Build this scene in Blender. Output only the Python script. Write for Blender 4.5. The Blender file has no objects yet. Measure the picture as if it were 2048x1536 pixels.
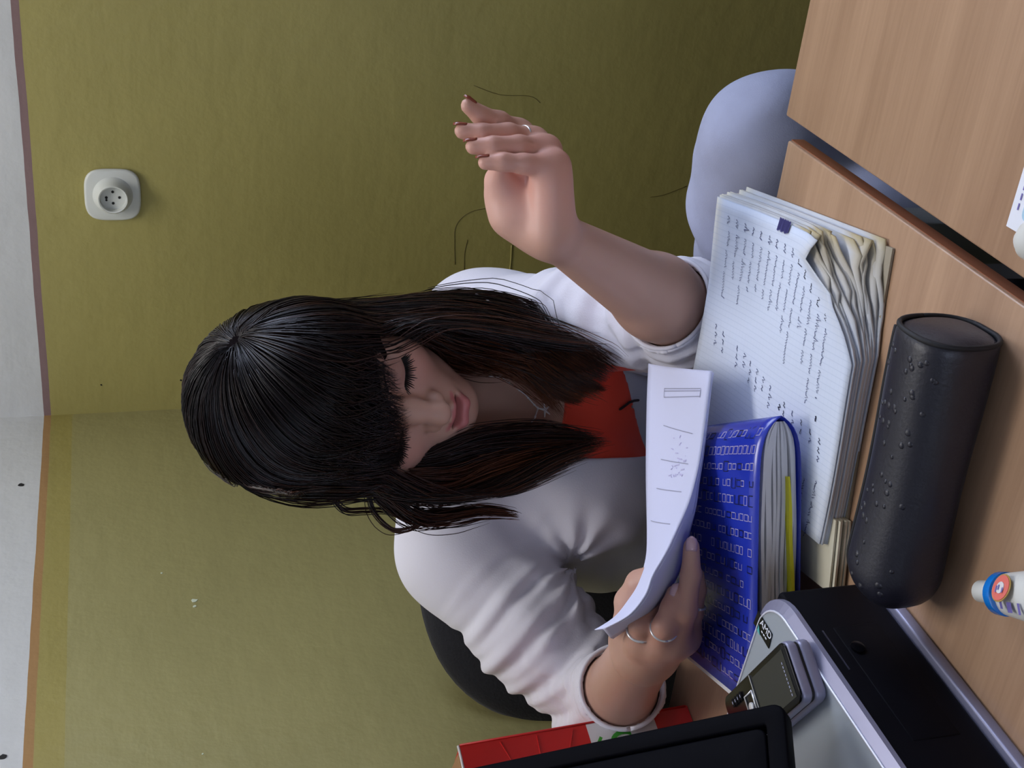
import bpy, bmesh, math, random
import numpy as np
from mathutils import Vector, Matrix, noise as mnoise

# ---------------------------------------------------------------- camera, light, exposure
SC = bpy.context.scene
COL = SC.collection
PITCH, ROLL = math.radians(17.24), math.radians(2.67)
_f = Vector((0, math.cos(PITCH), -math.sin(PITCH)))
_r0 = Vector((1, 0, 0)); _d0 = Vector((0, -math.sin(PITCH), -math.cos(PITCH)))
_ri = _r0*math.cos(ROLL) + _d0*math.sin(ROLL)
_di = -_r0*math.sin(ROLL) + _d0*math.cos(ROLL)
cam = bpy.data.cameras.new('camera'); camo = bpy.data.objects.new('camera', cam); COL.objects.link(camo)
# the photograph was taken with the camera turned on its side: image right is the room's down
camo.matrix_world = Matrix((( _di.x, _ri.x, -_f.x, 0), (_di.y, _ri.y, -_f.y, 0), (_di.z, _ri.z, -_f.z, 1.25), (0, 0, 0, 1)))
cam.sensor_width = 36.0; cam.lens = 2500/2048*36.0; cam.clip_start = 0.02
SC.camera = camo
SC.view_settings.view_transform = 'Standard'; SC.view_settings.look = 'None'
SC.view_settings.gamma = 1.0; SC.view_settings.use_curve_mapping = False
SC.view_settings.exposure = 0.0

WA = math.radians(28.97)                       # the walls stand at this angle to the view
E1 = Vector((math.cos(WA), -math.sin(WA), 0))   # along the right wall, away from the corner
E2 = Vector((-math.sin(WA), -math.cos(WA), 0))  # along the left wall, away from the corner
CORNER = Vector((-0.016, 2.174, 0))
def room(a, b, z=0.0):                          # a metres along the right wall, b metres along the left wall
    return CORNER + E1*a + E2*b + Vector((0, 0, z))

world = bpy.data.worlds.new('sky'); SC.world = world; world.use_nodes = True
wn = world.node_tree.nodes; wl = world.node_tree.links
bgn = wn['Background']; bgn.inputs[0].default_value = (0.62, 0.72, 1.0, 1); bgn.inputs[1].default_value = 3.0

def area_light(name, loc, aim, sx, sy, power, color, spread=180):
    l = bpy.data.lights.new(name, 'AREA'); l.shape = 'RECTANGLE'; l.size = sx; l.size_y = sy
    l.energy = power; l.color = color; l.spread = math.radians(spread)
    o = bpy.data.objects.new(name, l); COL.objects.link(o)
    o.location = loc
    o.rotation_euler = (Vector(aim)-Vector(loc)).to_track_quat('-Z', 'Z').to_euler()
    return o
# daylight through the window in the right wall (just inside its opening)
WIN = (1.35, 2.75, 0.95, 2.3)
area_light('window_daylight', room((WIN[0]+WIN[1])/2, -0.04, (WIN[2]+WIN[3])/2), room((WIN[0]+WIN[1])/2, 2, (WIN[2]+WIN[3])/2-0.35),
           WIN[1]-WIN[0]-.1, WIN[3]-WIN[2]-.1, 40, (0.70, 0.78, 1.0))
# the room's ceiling lamp
area_light('ceiling_lamp_light', room(0.75, 0.75, 2.66), room(0.75, 0.75, 0), 0.9, 0.5, 17, (1.0, 0.97, 0.95))

# fill light added behind the camera to brighten the face, with an added window
FILL_WIN = (0.5, 2.3, 0.95, 2.3)
area_light('back_fill_light', room((FILL_WIN[0]+FILL_WIN[1])/2, 4.36, (FILL_WIN[2]+FILL_WIN[3])/2), room((FILL_WIN[0]+FILL_WIN[1])/2, 1, 1.2),
           FILL_WIN[1]-FILL_WIN[0]-.1, FILL_WIN[3]-FILL_WIN[2]-.1, 7, (0.78, 0.84, 1.0))

# ---------------------------------------------------------------- helpers
def link(o, parent=None):
    COL.objects.link(o)
    if parent is not None: o.parent = parent
    return o
def tag(o, label=None, cat=None, group=None, kind=None):
    if label: o['label'] = label
    if cat: o['category'] = cat
    if group: o['group'] = group
    if kind: o['kind'] = kind
    return o
def empty(name, loc, label, cat, group=None):
    o = bpy.data.objects.new(name, None); o.location = loc; o.empty_display_size = 0.05
    COL.objects.link(o)
    return tag(o, label, cat, group)
def mesh_obj(name, V, F, mat, parent=None, smooth=False, world=True):
    """one mesh object; V are world coordinates, kept in place under an Empty parent"""
    me = bpy.data.meshes.new(name)
    V = np.asarray(V, dtype=np.float32).reshape(-1, 3)
    off = np.zeros(3)
    if parent is not None and world:
        p = parent; off = np.zeros(3)
        while p is not None:
            off = off + np.array(p.location); p = p.parent
    me.from_pydata((V-off).tolist(), [], [list(f) for f in F])
    me.update()
    if mat is not None: me.materials.append(mat)
    if smooth: me.polygons.foreach_set('use_smooth', [True]*len(me.polygons))
    return link(bpy.data.objects.new(name, me), parent)
def big_mesh(name, V, Q, mat, parent=None, smooth=True, col=None, n=4):
    """fast path for numpy arrays: Q is (m,n) faces, col an optional (k,3) colour attribute"""
    me = bpy.data.meshes.new(name)
    off = np.zeros(3); p = parent
    while p is not None:
        off = off + np.array(p.location); p = p.parent
    V = np.ascontiguousarray(np.asarray(V, dtype=np.float64)-off, dtype=np.float32)
    Q = np.ascontiguousarray(Q, dtype=np.int32)
    me.vertices.add(len(V)); me.vertices.foreach_set('co', V.ravel())
    me.loops.add(Q.size); me.loops.foreach_set('vertex_index', Q.ravel())
    me.polygons.add(len(Q)); me.polygons.foreach_set('loop_start', np.arange(0, Q.size, n, dtype=np.int32))
    me.update(calc_edges=True)
    if smooth: me.polygons.foreach_set('use_smooth', np.ones(len(Q), dtype=bool))
    if col is not None:
        a = me.attributes.new('col', 'FLOAT_COLOR', 'POINT')
        c4 = np.ones((len(V), 4), dtype=np.float32); c4[:, :3] = col
        a.data.foreach_set('color', c4.ravel())
    if mat is not None: me.materials.append(mat)
    return link(bpy.data.objects.new(name, me), parent)
def box_vf(o, ux, uy, uz):
    o, ux, uy, uz = map(Vector, (o, ux, uy, uz))
    V = [o, o+ux, o+ux+uy, o+uy, o+uz, o+ux+uz, o+ux+uy+uz, o+uy+uz]
    F = [(0, 3, 2, 1), (4, 5, 6, 7), (0, 1, 5, 4), (1, 2, 6, 5), (2, 3, 7, 6), (3, 0, 4, 7)]
    if ux.cross(uy).dot(uz) < 0: F = [f[::-1] for f in F]
    return V, F
def bevel_mod(o, w, seg=2):
    m = o.modifiers.new('bevel', 'BEVEL'); m.width = w; m.segments = seg; m.limit_method = 'ANGLE'; m.angle_limit = math.radians(35)
    m.harden_normals = False
    for p in o.data.polygons: p.use_smooth = True
    return o
def box(name, o, ux, uy, uz, mat, parent=None, bev=0.0, seg=2):
    V, F = box_vf(o, ux, uy, uz)
    ob = mesh_obj(name, V, F, mat, parent)
    if bev > 0: bevel_mod(ob, bev, seg)
    return ob
def prism(name, poly, h, mat, parent=None, bev=0.0, seg=2):
    """poly: list of world points (one plane), extruded by vector h"""
    P0 = [Vector(p) for p in poly]; h = Vector(h); n = len(P0)
    nrm = Vector((0, 0, 0))
    for i in range(n): nrm += (P0[i]-P0[0]).cross(P0[(i+1) % n]-P0[0])
    if nrm.dot(h) < 0: P0 = P0[::-1]
    V = P0+[p+h for p in P0]
    F = [tuple(range(n))[::-1], tuple(range(n, 2*n))]+[(i, (i+1) % n, n+(i+1) % n, n+i) for i in range(n)]
    ob = mesh_obj(name, V, F, mat, parent)
    if bev > 0: bevel_mod(ob, bev, seg)
    return ob
def frame_of(t):
    t = Vector(t).normalized(); a = Vector((0, 0, 1)) if abs(t.z) < .9 else Vector((1, 0, 0))
    u = t.cross(a).normalized(); return u, t.cross(u).normalized()
def tube_vf(pts, rad, n=8, cap=True):
    pts = [Vector(p) for p in pts]; m = len(pts)
    if not hasattr(rad, '__len__'): rad = [rad]*m
    V = []; F = []
    u = None
    for i in range(m):
        t = (pts[min(i+1, m-1)]-pts[max(i-1, 0)]).normalized()
        if u is None: u, w = frame_of(t)
        else:
            u = (u-t*u.dot(t)).normalized(); w = t.cross(u)
        for k in range(n):
            a = 2*math.pi*k/n; V.append(pts[i]+(u*math.cos(a)+w*math.sin(a))*rad[i])
    for i in range(m-1):
        for k in range(n):
            F.append((i*n+k, i*n+(k+1) % n, (i+1)*n+(k+1) % n, (i+1)*n+k))
    if cap:
        F.append(tuple(range(n))[::-1]); F.append(tuple(range((m-1)*n, m*n)))
    return V, F
def tube(name, pts, rad, mat, parent=None, n=8):
    V, F = tube_vf(pts, rad, n); return mesh_obj(name, V, F, mat, parent, True)
def lathe(name, base, axis, prof, mat, parent=None, n=24, squash=None):
    """prof: (distance along axis, radius); squash: (direction, factor) flattens it"""
    ax = Vector(axis).normalized(); u, w = frame_of(ax); base = Vector(base)
    V = []; F = []
    for (z, r) in prof:
        for k in range(n):
            a = 2*math.pi*k/n; d = (u*math.cos(a)+w*math.sin(a))*r
            if squash:
                s = Vector(squash[0]).normalized(); d = d-s*(d.dot(s)*(1-squash[1]))
            V.append(base+ax*z+d)
    m = len(prof)
    for i in range(m-1):
        for k in range(n): F.append((i*n+k, i*n+(k+1) % n, (i+1)*n+(k+1) % n, (i+1)*n+k))
    F.append(tuple(range(n))[::-1]); F.append(tuple(range((m-1)*n, m*n)))
    ob = mesh_obj(name, V, F, mat, parent, True)
    m_ = ob.modifiers.new('edge', 'EDGE_SPLIT'); m_.split_angle = math.radians(40)
    return ob
class MB:
    def __init__(s): s.V = []; s.F = []
    def add(s, vf):
        V, F = vf; b = len(s.V); s.V += [tuple(v) for v in V]; s.F += [tuple(i+b for i in f) for f in F]; return s
    def build(s, name, mat, parent=None, smooth=False): return mesh_obj(name, s.V, s.F, mat, parent, smooth)
def ribbon_vf(pts, w, nrm):
    """flat ink stroke: pts on a surface, nrm the surface normal"""
    pts = [Vector(p) for p in pts]; nrm = Vector(nrm); V = []; F = []
    for i, p in enumerate(pts):
        t = pts[min(i+1, len(pts)-1)]-pts[max(i-1, 0)]
        if t.length < 1e-9: t = Vector((1, 0, 0))
        s = t.normalized().cross(nrm)*(w/2); V += [p-s, p+s]
    for i in range(len(pts)-1): F.append((2*i, 2*i+1, 2*i+3, 2*i+2))
    return V, F
def text_obj(name, body, size, origin, xdir, ydir, mat, parent=None, extrude=0.0002):
    cu = bpy.data.curves.new(name, 'FONT'); cu.body = body; cu.size = size; cu.extrude = extrude; cu.align_x = 'CENTER'; cu.align_y = 'CENTER'
    tmp = bpy.data.objects.new('tmp', cu); COL.objects.link(tmp)
    dg = bpy.context.evaluated_depsgraph_get()
    me = bpy.data.meshes.new_from_object(tmp.evaluated_get(dg)); bpy.data.objects.remove(tmp)
    x = Vector(xdir).normalized(); y = Vector(ydir).normalized(); z = x.cross(y)
    V = [Vector(origin)+x*v.co.x+y*v.co.y+z*v.co.z for v in me.vertices]
    F = [tuple(p.vertices) for p in me.polygons]
    return mesh_obj(name, V, F, mat, parent)

# ---------------------------------------------------------------- materials
def srgb(r, g, b):
    f = lambda c: (c/255/12.92) if c/255 <= .04045 else ((c/255+.055)/1.055)**2.4
    return (f(r), f(g), f(b), 1)
def mat(name, rgb, rough=.5, metal=0.0, spec=.5, bump=None, sheen=0.0, coat=0.0, attr=None, vary=None, sss=0.0):
    """bump: (scale, strength, distance); attr: colour attribute multiplied in; vary: (scale, amount) soft noise in value"""
    m = bpy.data.materials.new(name); m.use_nodes = True; nt = m.node_tree; N = nt.nodes; L = nt.links
    b = N['Principled BSDF']; c = srgb(*rgb)
    b.inputs['Base Color'].default_value = c; b.inputs['Roughness'].default_value = rough; b.inputs['Metallic'].default_value = metal
    b.inputs['Specular IOR Level'].default_value = spec
    b.inputs['Sheen Weight'].default_value = sheen; b.inputs['Coat Weight'].default_value = coat
    if sss:
        b.inputs['Subsurface Weight'].default_value = sss; b.inputs['Subsurface Radius'].default_value = (1, .35, .2); b.inputs['Subsurface Scale'].default_value = .006
    tc = N.new('ShaderNodeTexCoord')
    src = None
    if attr:
        a = N.new('ShaderNodeAttribute'); a.attribute_name = attr; src = a.outputs['Color']
    if vary:
        n = N.new('ShaderNodeTexNoise'); n.inputs['Scale'].default_value = vary[0]; n.inputs['Detail'].default_value = 4
        L.new(tc.outputs['Object'], n.inputs['Vector'])
        mr = N.new('ShaderNodeMapRange'); mr.inputs[1].default_value = .3; mr.inputs[2].default_value = .7
        mr.inputs[3].default_value = 1-vary[1]; mr.inputs[4].default_value = 1+vary[1]; L.new(n.outputs[0], mr.inputs[0])
        mx = N.new('ShaderNodeVectorMath'); mx.operation = 'SCALE'
        if src is not None: L.new(src, mx.inputs[0])
        else: mx.inputs[0].default_value = c[:3]
        L.new(mr.outputs[0], mx.inputs['Scale']); src = mx.outputs[0]
    if src is not None: L.new(src, b.inputs['Base Color'])
    if bump:
        n = N.new('ShaderNodeTexNoise'); n.inputs['Scale'].default_value = bump[0]; n.inputs['Detail'].default_value = 5
        L.new(tc.outputs['Object'], n.inputs['Vector'])
        bp = N.new('ShaderNodeBump'); bp.inputs['Strength'].default_value = bump[1]; bp.inputs['Distance'].default_value = bump[2]
        L.new(n.outputs[0], bp.inputs['Height']); L.new(bp.outputs[0], b.inputs['Normal'])
    return m
def wall_mat(name, olive, stripe, band):
    """gloss-painted dado below, white above, a painted stripe between them, and a masked band below the stripe"""
    m = mat(name, (200, 200, 200)); nt = m.node_tree; N = nt.nodes; L = nt.links; b = N['Principled BSDF']
    g = N.new('ShaderNodeNewGeometry'); sp = N.new('ShaderNodeSeparateXYZ'); L.new(g.outputs['Position'], sp.inputs[0])
    nz = N.new('ShaderNodeTexNoise'); nz.inputs['Scale'].default_value = 9; nz.inputs['Detail'].default_value = 6; L.new(g.outputs['Position'], nz.inputs['Vector'])
    ad = N.new('ShaderNodeMath'); ad.operation = 'MULTIPLY_ADD'; ad.inputs[1].default_value = .004; L.new(nz.outputs[0], ad.inputs[0]); L.new(sp.outputs['Z'], ad.inputs[2])
    cr = N.new('ShaderNodeValToRGB'); mr = N.new('ShaderNodeMapRange')
    mr.inputs[1].default_value = 1.302; mr.inputs[2].default_value = 1.402; L.new(ad.outputs[0], mr.inputs[0]); L.new(mr.outputs[0], cr.inputs[0])
    el = cr.color_ramp.elements; cr.color_ramp.interpolation = 'CONSTANT'
    el[0].position = 0; el[0].color = srgb(*olive); el[1].position = .32; el[1].color = srgb(*band)
    e = el.new(.645); e.color = srgb(*stripe); e = el.new(.755); e.color = srgb(*(200, 201, 199))
    big = N.new('ShaderNodeTexNoise'); big.inputs['Scale'].default_value = 3.2; big.inputs['Detail'].default_value = 5; L.new(g.outputs['Position'], big.inputs['Vector'])
    sc = N.new('ShaderNodeMapRange'); sc.inputs[1].default_value = .25; sc.inputs[2].default_value = .75; sc.inputs[3].default_value = .93; sc.inputs[4].default_value = 1.07
    L.new(big.outputs[0], sc.inputs[0])
    vm = N.new('ShaderNodeVectorMath'); vm.operation = 'SCALE'; L.new(cr.outputs[0], vm.inputs[0]); L.new(sc.outputs[0], vm.inputs['Scale'])
    L.new(vm.outputs[0], b.inputs['Base Color'])
    rg = N.new('ShaderNodeMath'); rg.operation = 'GREATER_THAN'; rg.inputs[1].default_value = 1.367; L.new(ad.outputs[0], rg.inputs[0])
    rr = N.new('ShaderNodeMapRange'); rr.inputs[3].default_value = .38; rr.inputs[4].default_value = .85; L.new(rg.outputs[0], rr.inputs[0]); L.new(rr.outputs[0], b.inputs['Roughness'])
    b.inputs['Specular IOR Level'].default_value = .35
    n1 = N.new('ShaderNodeTexNoise'); n1.inputs['Scale'].default_value = 38; n1.inputs['Detail'].default_value = 6; L.new(g.outputs['Position'], n1.inputs['Vector'])
    mp = N.new('ShaderNodeMapping'); mp.inputs['Scale'].default_value = (5, 5, 26); mp.inputs['Rotation'].default_value = (.5, .4, 0); L.new(g.outputs['Position'], mp.inputs[0])
    n2 = N.new('ShaderNodeTexNoise'); n2.inputs['Scale'].default_value = 1; n2.inputs['Detail'].default_value = 3; L.new(mp.outputs[0], n2.inputs['Vector'])
    s2 = N.new('ShaderNodeMath'); s2.operation = 'MULTIPLY_ADD'; s2.inputs[1].default_value = .9; L.new(n2.outputs[0], s2.inputs[0]); L.new(n1.outputs[0], s2.inputs[2])
    bp = N.new('ShaderNodeBump'); bp.inputs['Strength'].default_value = .32; bp.inputs['Distance'].default_value = .004
    L.new(s2.outputs[0], bp.inputs['Height']); L.new(bp.outputs[0], b.inputs['Normal'])
    return m
def wood_mat(name, c0, c1, ang, rough=.36):
    m = mat(name, c0, rough=rough, spec=.5); nt = m.node_tree; N = nt.nodes; L = nt.links; b = N['Principled BSDF']
    g = N.new('ShaderNodeNewGeometry')
    r1 = N.new('ShaderNodeVectorRotate'); r1.rotation_type = 'Z_AXIS'; r1.inputs['Angle'].default_value = -ang; L.new(g.outputs['Position'], r1.inputs['Vector'])
    mp = N.new('ShaderNodeMapping'); mp.inputs['Scale'].default_value = (2.2, 46, 46); L.new(r1.outputs[0], mp.inputs[0])
    n = N.new('ShaderNodeTexNoise'); n.inputs['Scale'].default_value = 1; n.inputs['Detail'].default_value = 7; n.inputs['Roughness'].default_value = .62; L.new(mp.outputs[0], n.inputs['Vector'])
    mp2 = N.new('ShaderNodeMapping'); mp2.inputs['Scale'].default_value = (18, 420, 420); L.new(r1.outputs[0], mp2.inputs[0])
    n2 = N.new('ShaderNodeTexNoise'); n2.inputs['Scale'].default_value = 1; n2.inputs['Detail'].default_value = 2; L.new(mp2.outputs[0], n2.inputs['Vector'])
    ad = N.new('ShaderNodeMath'); ad.operation = 'MULTIPLY_ADD'; ad.inputs[1].default_value = .35; L.new(n2.outputs[0], ad.inputs[0]); L.new(n.outputs[0], ad.inputs[2])
    cr = N.new('ShaderNodeValToRGB'); el = cr.color_ramp.elements
    el[0].position = .42; el[0].color = srgb(*c1); el[1].position = .92; el[1].color = srgb(*c0); L.new(ad.outputs[0], cr.inputs[0])
    L.new(cr.outputs[0], b.inputs['Base Color'])
    return m
M = {}
M['wall_r'] = wall_mat('olive_dado_right', (161, 151, 90), (132, 108, 106), (161, 151, 90))
M['wall_l'] = wall_mat('olive_dado_left', (154, 147, 98), (160, 124, 80), (153, 142, 80))  # same paint as the right wall, greyed by gloss reflection put into the colour
M['white_wall'] = mat('white_limewash', (214, 214, 212), .9)
M['floor'] = mat('dark_lino', (66, 62, 60), .5, vary=(6, .15))
M['wood'] = wood_mat('beech_laminate', (178, 144, 115), (152, 119, 93), math.radians(-29))
M['wood_b'] = wood_mat('beech_laminate_edge', (150, 92, 62), (128, 76, 50), math.radians(-119))
M['steel'] = mat('grey_steel', (120, 124, 128), .4, .6)
M['white_plastic'] = mat('white_plastic', (214, 214, 208), .35)
M['socket'] = mat('aged_white_plastic', (206, 208, 200), .35)
M['dark'] = mat('dark_hole', (16, 15, 15), .7)
M['black_plastic'] = mat('black_plastic', (9, 9, 15), .55, spec=.07)
M['monitor_black'] = mat('matt_black_casing', (5, 5, 10), .6, spec=.04)
M['black_gloss'] = mat('black_gloss', (9, 9, 14), .22, spec=.2)
M['silver_paint'] = mat('silver_paint', (160, 168, 178), .38, .25)
M['silver_edge'] = mat('silver_edge', (142, 142, 166), .38, .35)
M['edge_highlight'] = mat('painted_edge_highlight', (220, 222, 236), .3, .2)
M['steel_dark'] = mat('dark_slot', (58, 58, 74), .4)
M['chair_fabric'] = mat('black_chair_fabric', (16, 16, 24), .85, bump=(300, .4, .002), sheen=.1)
M['paper'] = mat('white_paper', (228, 230, 238), .75)
M['ink'] = mat('blue_black_ink', (58, 62, 104), .7)
M['ink_dark'] = mat('dark_ink', (34, 36, 62), .7)
M['ink_blue'] = mat('violet_ink', (52, 50, 112), .7)
M['print_grey'] = mat('grey_print', (148, 150, 172), .7)
M['red_card'] = mat('red_card', (196, 28, 26), .4, vary=(14, .08))
M['white_card'] = mat('white_card', (216, 212, 212), .5)
M['kraft'] = mat('brown_corrugated_card', (150, 112, 72), .8, bump=(120, .3, .002))
M['green'] = mat('green_print', (60, 160, 50), .5)
M['darkred'] = mat('dark_red_print', (170, 24, 40), .5)
M['gold'] = mat('gold_print', (190, 160, 90), .4, .3)
M['pink'] = mat('coral_print', (222, 112, 100), .45)
M['blue_plastic'] = mat('blue_plastic', (20, 118, 206), .22, spec=.6)
M['lilac_print'] = mat('lilac_print', (110, 100, 170), .5)
M['pale_blue'] = mat('pale_blue_print', (170, 205, 226), .5)
M['silver'] = mat('silver_metal', (226, 226, 230), .28, .6)
M['jewel'] = mat('bright_silver', (238, 238, 240), .22, .0, spec=.9)
M['yellow'] = mat('yellow_plastic_strip', (214, 208, 40), .4)
M['teal'] = mat('teal_print', (80, 170, 170), .4)
M['seam'] = mat('black_thread', (12, 12, 18), .7)
M['glass'] = mat('window_glass', (240, 246, 250), .02)
M['glass'].node_tree.nodes['Principled BSDF'].inputs['Transmission Weight'].default_value = 1.0
M['glass'].node_tree.nodes['Principled BSDF'].inputs['Alpha'].default_value = .35

# ---------------------------------------------------------------- the room
RX, RY, RZ = 4.6, 4.4, 2.75
def structure(o): o['kind'] = 'structure'; return o
def slab(name, a0, b0, z0, a1, b1, z1, m, parent=None):
    return box(name, room(a0, b0, z0), E1*(a1-a0), E2*(b1-b0), (0, 0, z1-z0), m, parent)
structure(slab('floor', -.1, -.1, -.1, RX+.1, RY+.1, 0, M['floor']))
structure(slab('ceiling', -.1, -.1, RZ, RX+.1, RY+.1, RZ+.1, M['white_wall']))
structure(slab('wall_left', -.1, -.1, 0, 0, RY, RZ, M['wall_l']))
mb = MB()
for (a0, z0, a1, z1) in ((0, 0, WIN[0], RZ), (WIN[1], 0, RX, RZ), (WIN[0], 0, WIN[1], WIN[2]), (WIN[0], WIN[3], WIN[1], RZ)):
    mb.add(box_vf(room(a0, -.1, z0), E1*(a1-a0), E2*.1, (0, 0, z1-z0)))
wr = structure(mb.build('wall_right', M['wall_r']))
structure(slab('wall_near', RX, -.1, 0, RX+.1, RY, RZ, M['wall_l']))
mb = MB()
for (a0, z0, a1, z1) in ((0, 0, FILL_WIN[0], RZ), (FILL_WIN[1], 0, RX+.1, RZ), (FILL_WIN[0], 0, FILL_WIN[1], FILL_WIN[2]), (FILL_WIN[0], FILL_WIN[3], FILL_WIN[1], RZ)):
    mb.add(box_vf(room(a0, RY, z0), E1*(a1-a0), E2*.1, (0, 0, z1-z0)))
structure(mb.build('wall_back', M['wall_l']))
# unseen frame and panes added round the fill light behind the camera
fill_win = structure(bpy.data.objects.new('added_fill_window', None)); COL.objects.link(fill_win); fill_win.location = room((FILL_WIN[0]+FILL_WIN[1])/2, RY+.05, FILL_WIN[2])
for (a0, z0, a1, z1) in ((FILL_WIN[0], FILL_WIN[2], FILL_WIN[0]+.06, FILL_WIN[3]), (FILL_WIN[1]-.06, FILL_WIN[2], FILL_WIN[1], FILL_WIN[3]), (FILL_WIN[0]+.06, FILL_WIN[2], FILL_WIN[1]-.06, FILL_WIN[2]+.06),
                       (FILL_WIN[0]+.06, FILL_WIN[3]-.06, FILL_WIN[1]-.06, FILL_WIN[3]), ((FILL_WIN[0]+FILL_WIN[1])/2-.03, FILL_WIN[2]+.06, (FILL_WIN[0]+FILL_WIN[1])/2+.03, FILL_WIN[3]-.06)):
    slab('window_frame', a0, RY+.055, z0, a1, RY+.08, z1, M['white_plastic'], fill_win)
for a0, a1 in ((FILL_WIN[0]+.06, (FILL_WIN[0]+FILL_WIN[1])/2-.03), ((FILL_WIN[0]+FILL_WIN[1])/2+.03, FILL_WIN[1]-.06)):
    slab('pane', a0, RY+.067, FILL_WIN[2]+.06, a1, RY+.071, FILL_WIN[3]-.06, M['glass'], fill_win)
win = structure(bpy.data.objects.new('window_1', None)); COL.objects.link(win); win.location = room((WIN[0]+WIN[1])/2, -.05, WIN[2])  # the window, outside the frame to the right, that lights the room
for k, (a0, z0, a1, z1) in enumerate(((WIN[0], WIN[2], WIN[0]+.06, WIN[3]), (WIN[1]-.06, WIN[2], WIN[1], WIN[3]), (WIN[0]+.06, WIN[2], WIN[1]-.06, WIN[2]+.06),
                       (WIN[0]+.06, WIN[3]-.06, WIN[1]-.06, WIN[3]), ((WIN[0]+WIN[1])/2-.03, WIN[2]+.06, (WIN[0]+WIN[1])/2+.03, WIN[3]-.06))):
    slab('window_frame', a0, -.08, z0, a1, -.055, z1, M['white_plastic'], win)
for a0, a1 in ((WIN[0]+.06, (WIN[0]+WIN[1])/2-.03), ((WIN[0]+WIN[1])/2+.03, WIN[1]-.06)):
    slab('pane', a0, -.071, WIN[2]+.06, a1, -.067, WIN[3]-.06, M['glass'], win)
slab('window_sill', WIN[0]-.05, 0.0, WIN[2]-.03, WIN[1]+.05, .12, WIN[2], M['white_plastic'], win)
# marks in the paintwork: chips, a plugged hole, scratches
def blot(name, c, u, v, r, m, parent, seed, h=.0008, sq=1.0):
    rnd = random.Random(seed); u = Vector(u); v = Vector(v); c = Vector(c)
    pts = [c+(u*math.cos(a)+v*math.sin(a)*sq)*r*rnd.uniform(.6, 1.15) for a in [k*math.pi/5 for k in range(10)]]
    n = u.cross(v)
    return prism(name, pts, n*(h if n.dot(Vector((0, -1, 0))) > 0 else -h), m, parent)
wlo = bpy.data.objects['wall_left']
Z = Vector((0, 0, 1))
M['chip'] = mat('bare_plaster', (206, 214, 190), .9)
def on_left(x, z): # point of the left wall at world x
    b = (CORNER.x-x)/(-E2.x); return room(0, b, z)
def on_right(x, z):
    a = (x-CORNER.x)/E1.x; return room(a, 0, z)
# ---------------------------------------------------------------- wall marks and wall socket
for k, (c, r, u) in enumerate((((-0.2685, 1.7190, 1.173), .0045, .9), ((-0.2745, 1.7075, 1.174), .0025, .9), ((-0.236, 1.776, 1.212), .0014, 1), ((-0.405, 1.472, 1.183), .0012, 1))):
    b = (CORNER.x-c[0])/(-E2.x)
    structure(blot('paint_chip', room(0, b, c[2]), E2, Z, r, M['chip'], wlo, k+3))
structure(blot('plug_hole', on_left(-.116, 1.402), E2, Z, .0045, M['dark'], wlo, 11))
structure(blot('plug_hole', on_left(-.388, 1.397), E2, Z, .0045, M['dark'], wlo, 12))
for k, (x, z) in enumerate(((.032, 1.159), (.03, 1.285))):
    structure(blot('paint_chip', on_right(x, z), E1, Z, .0016, M['dark'], wr, 20+k))
M['scratch'] = mat('scratched_paint', (104, 92, 48), .6)
def wall_line(name, xs, m, r=.00055):
    pts = [on_right(x, z)+E2*.0003 for x, z in xs]
    # a smooth line through the points
    q = []
    for i in range(len(pts)-1):
        p0, p1, p2, p3 = pts[max(i-1, 0)], pts[i], pts[i+1], pts[min(i+2, len(pts)-1)]
        for s in range(5):
            t = s/5; q.append(.5*((2*p1)+(p2-p0)*t+(2*p0-5*p1+4*p2-p3)*t*t+(3*p1-p0-3*p2+p3)*t**3))
    q.append(pts[-1])
    structure(tube(name, q, r, m, wr, 5))
wall_line('scratch', ((.207, .705), (.24, .709), (.269, .709), (.289, .687), (.296, .644), (.292, .60)), M['scratch'])
wall_line('scratch', ((.246, .687), (.225, .69), (.198, .688)), M['scratch'])
wall_line('scratch', ((.475, .70), (.463, .655), (.462, .605), (.453, .586)), M['scratch'])
wall_line('scratch', ((.312, .366), (.316, .34), (.33, .30)), M['scratch'])
wall_line('paint_crease', ((.18, .608), (.205, .606), (.237, .608)), M['wall_r'], .0016)

S0 = room((.317-CORNER.x)/E1.x, 0, 1.253)
so = empty('wall_socket', S0, 'off-white round-cornered four-hole wall socket on the olive wall', 'socket')
plate = []
for k in range(64):
    a = 2*math.pi*k/64; c, s = math.cos(a), math.sin(a)
    p = 3.6; r = (abs(c)**p+abs(s)**p)**(-1/p)*.041
    plate.append(S0+E1*(c*r)+Z*(s*r))
prism('face_plate', plate, E2*.008, M['socket'], so, .004, 3)
lathe('collar', S0+E2*.007, E2, ((0, .030), (.004, .027), (.010, .0245), (.018, .0225), (.020, .021), (.0195, .0192), (.0095, .0186)), M['socket'], so, 40)
for dx, dz, r in ((0, .0095, .0021), (.009, 0, .0021), (-.009, 0, .0021), (0, -.0095, .0021), (-.004, .0095, .0017)):
    lathe('pin_hole', S0+E2*.0163+E1*dx+Z*dz, E2, ((0, r), (.0008, r)), M['dark'], so, 14)

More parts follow.
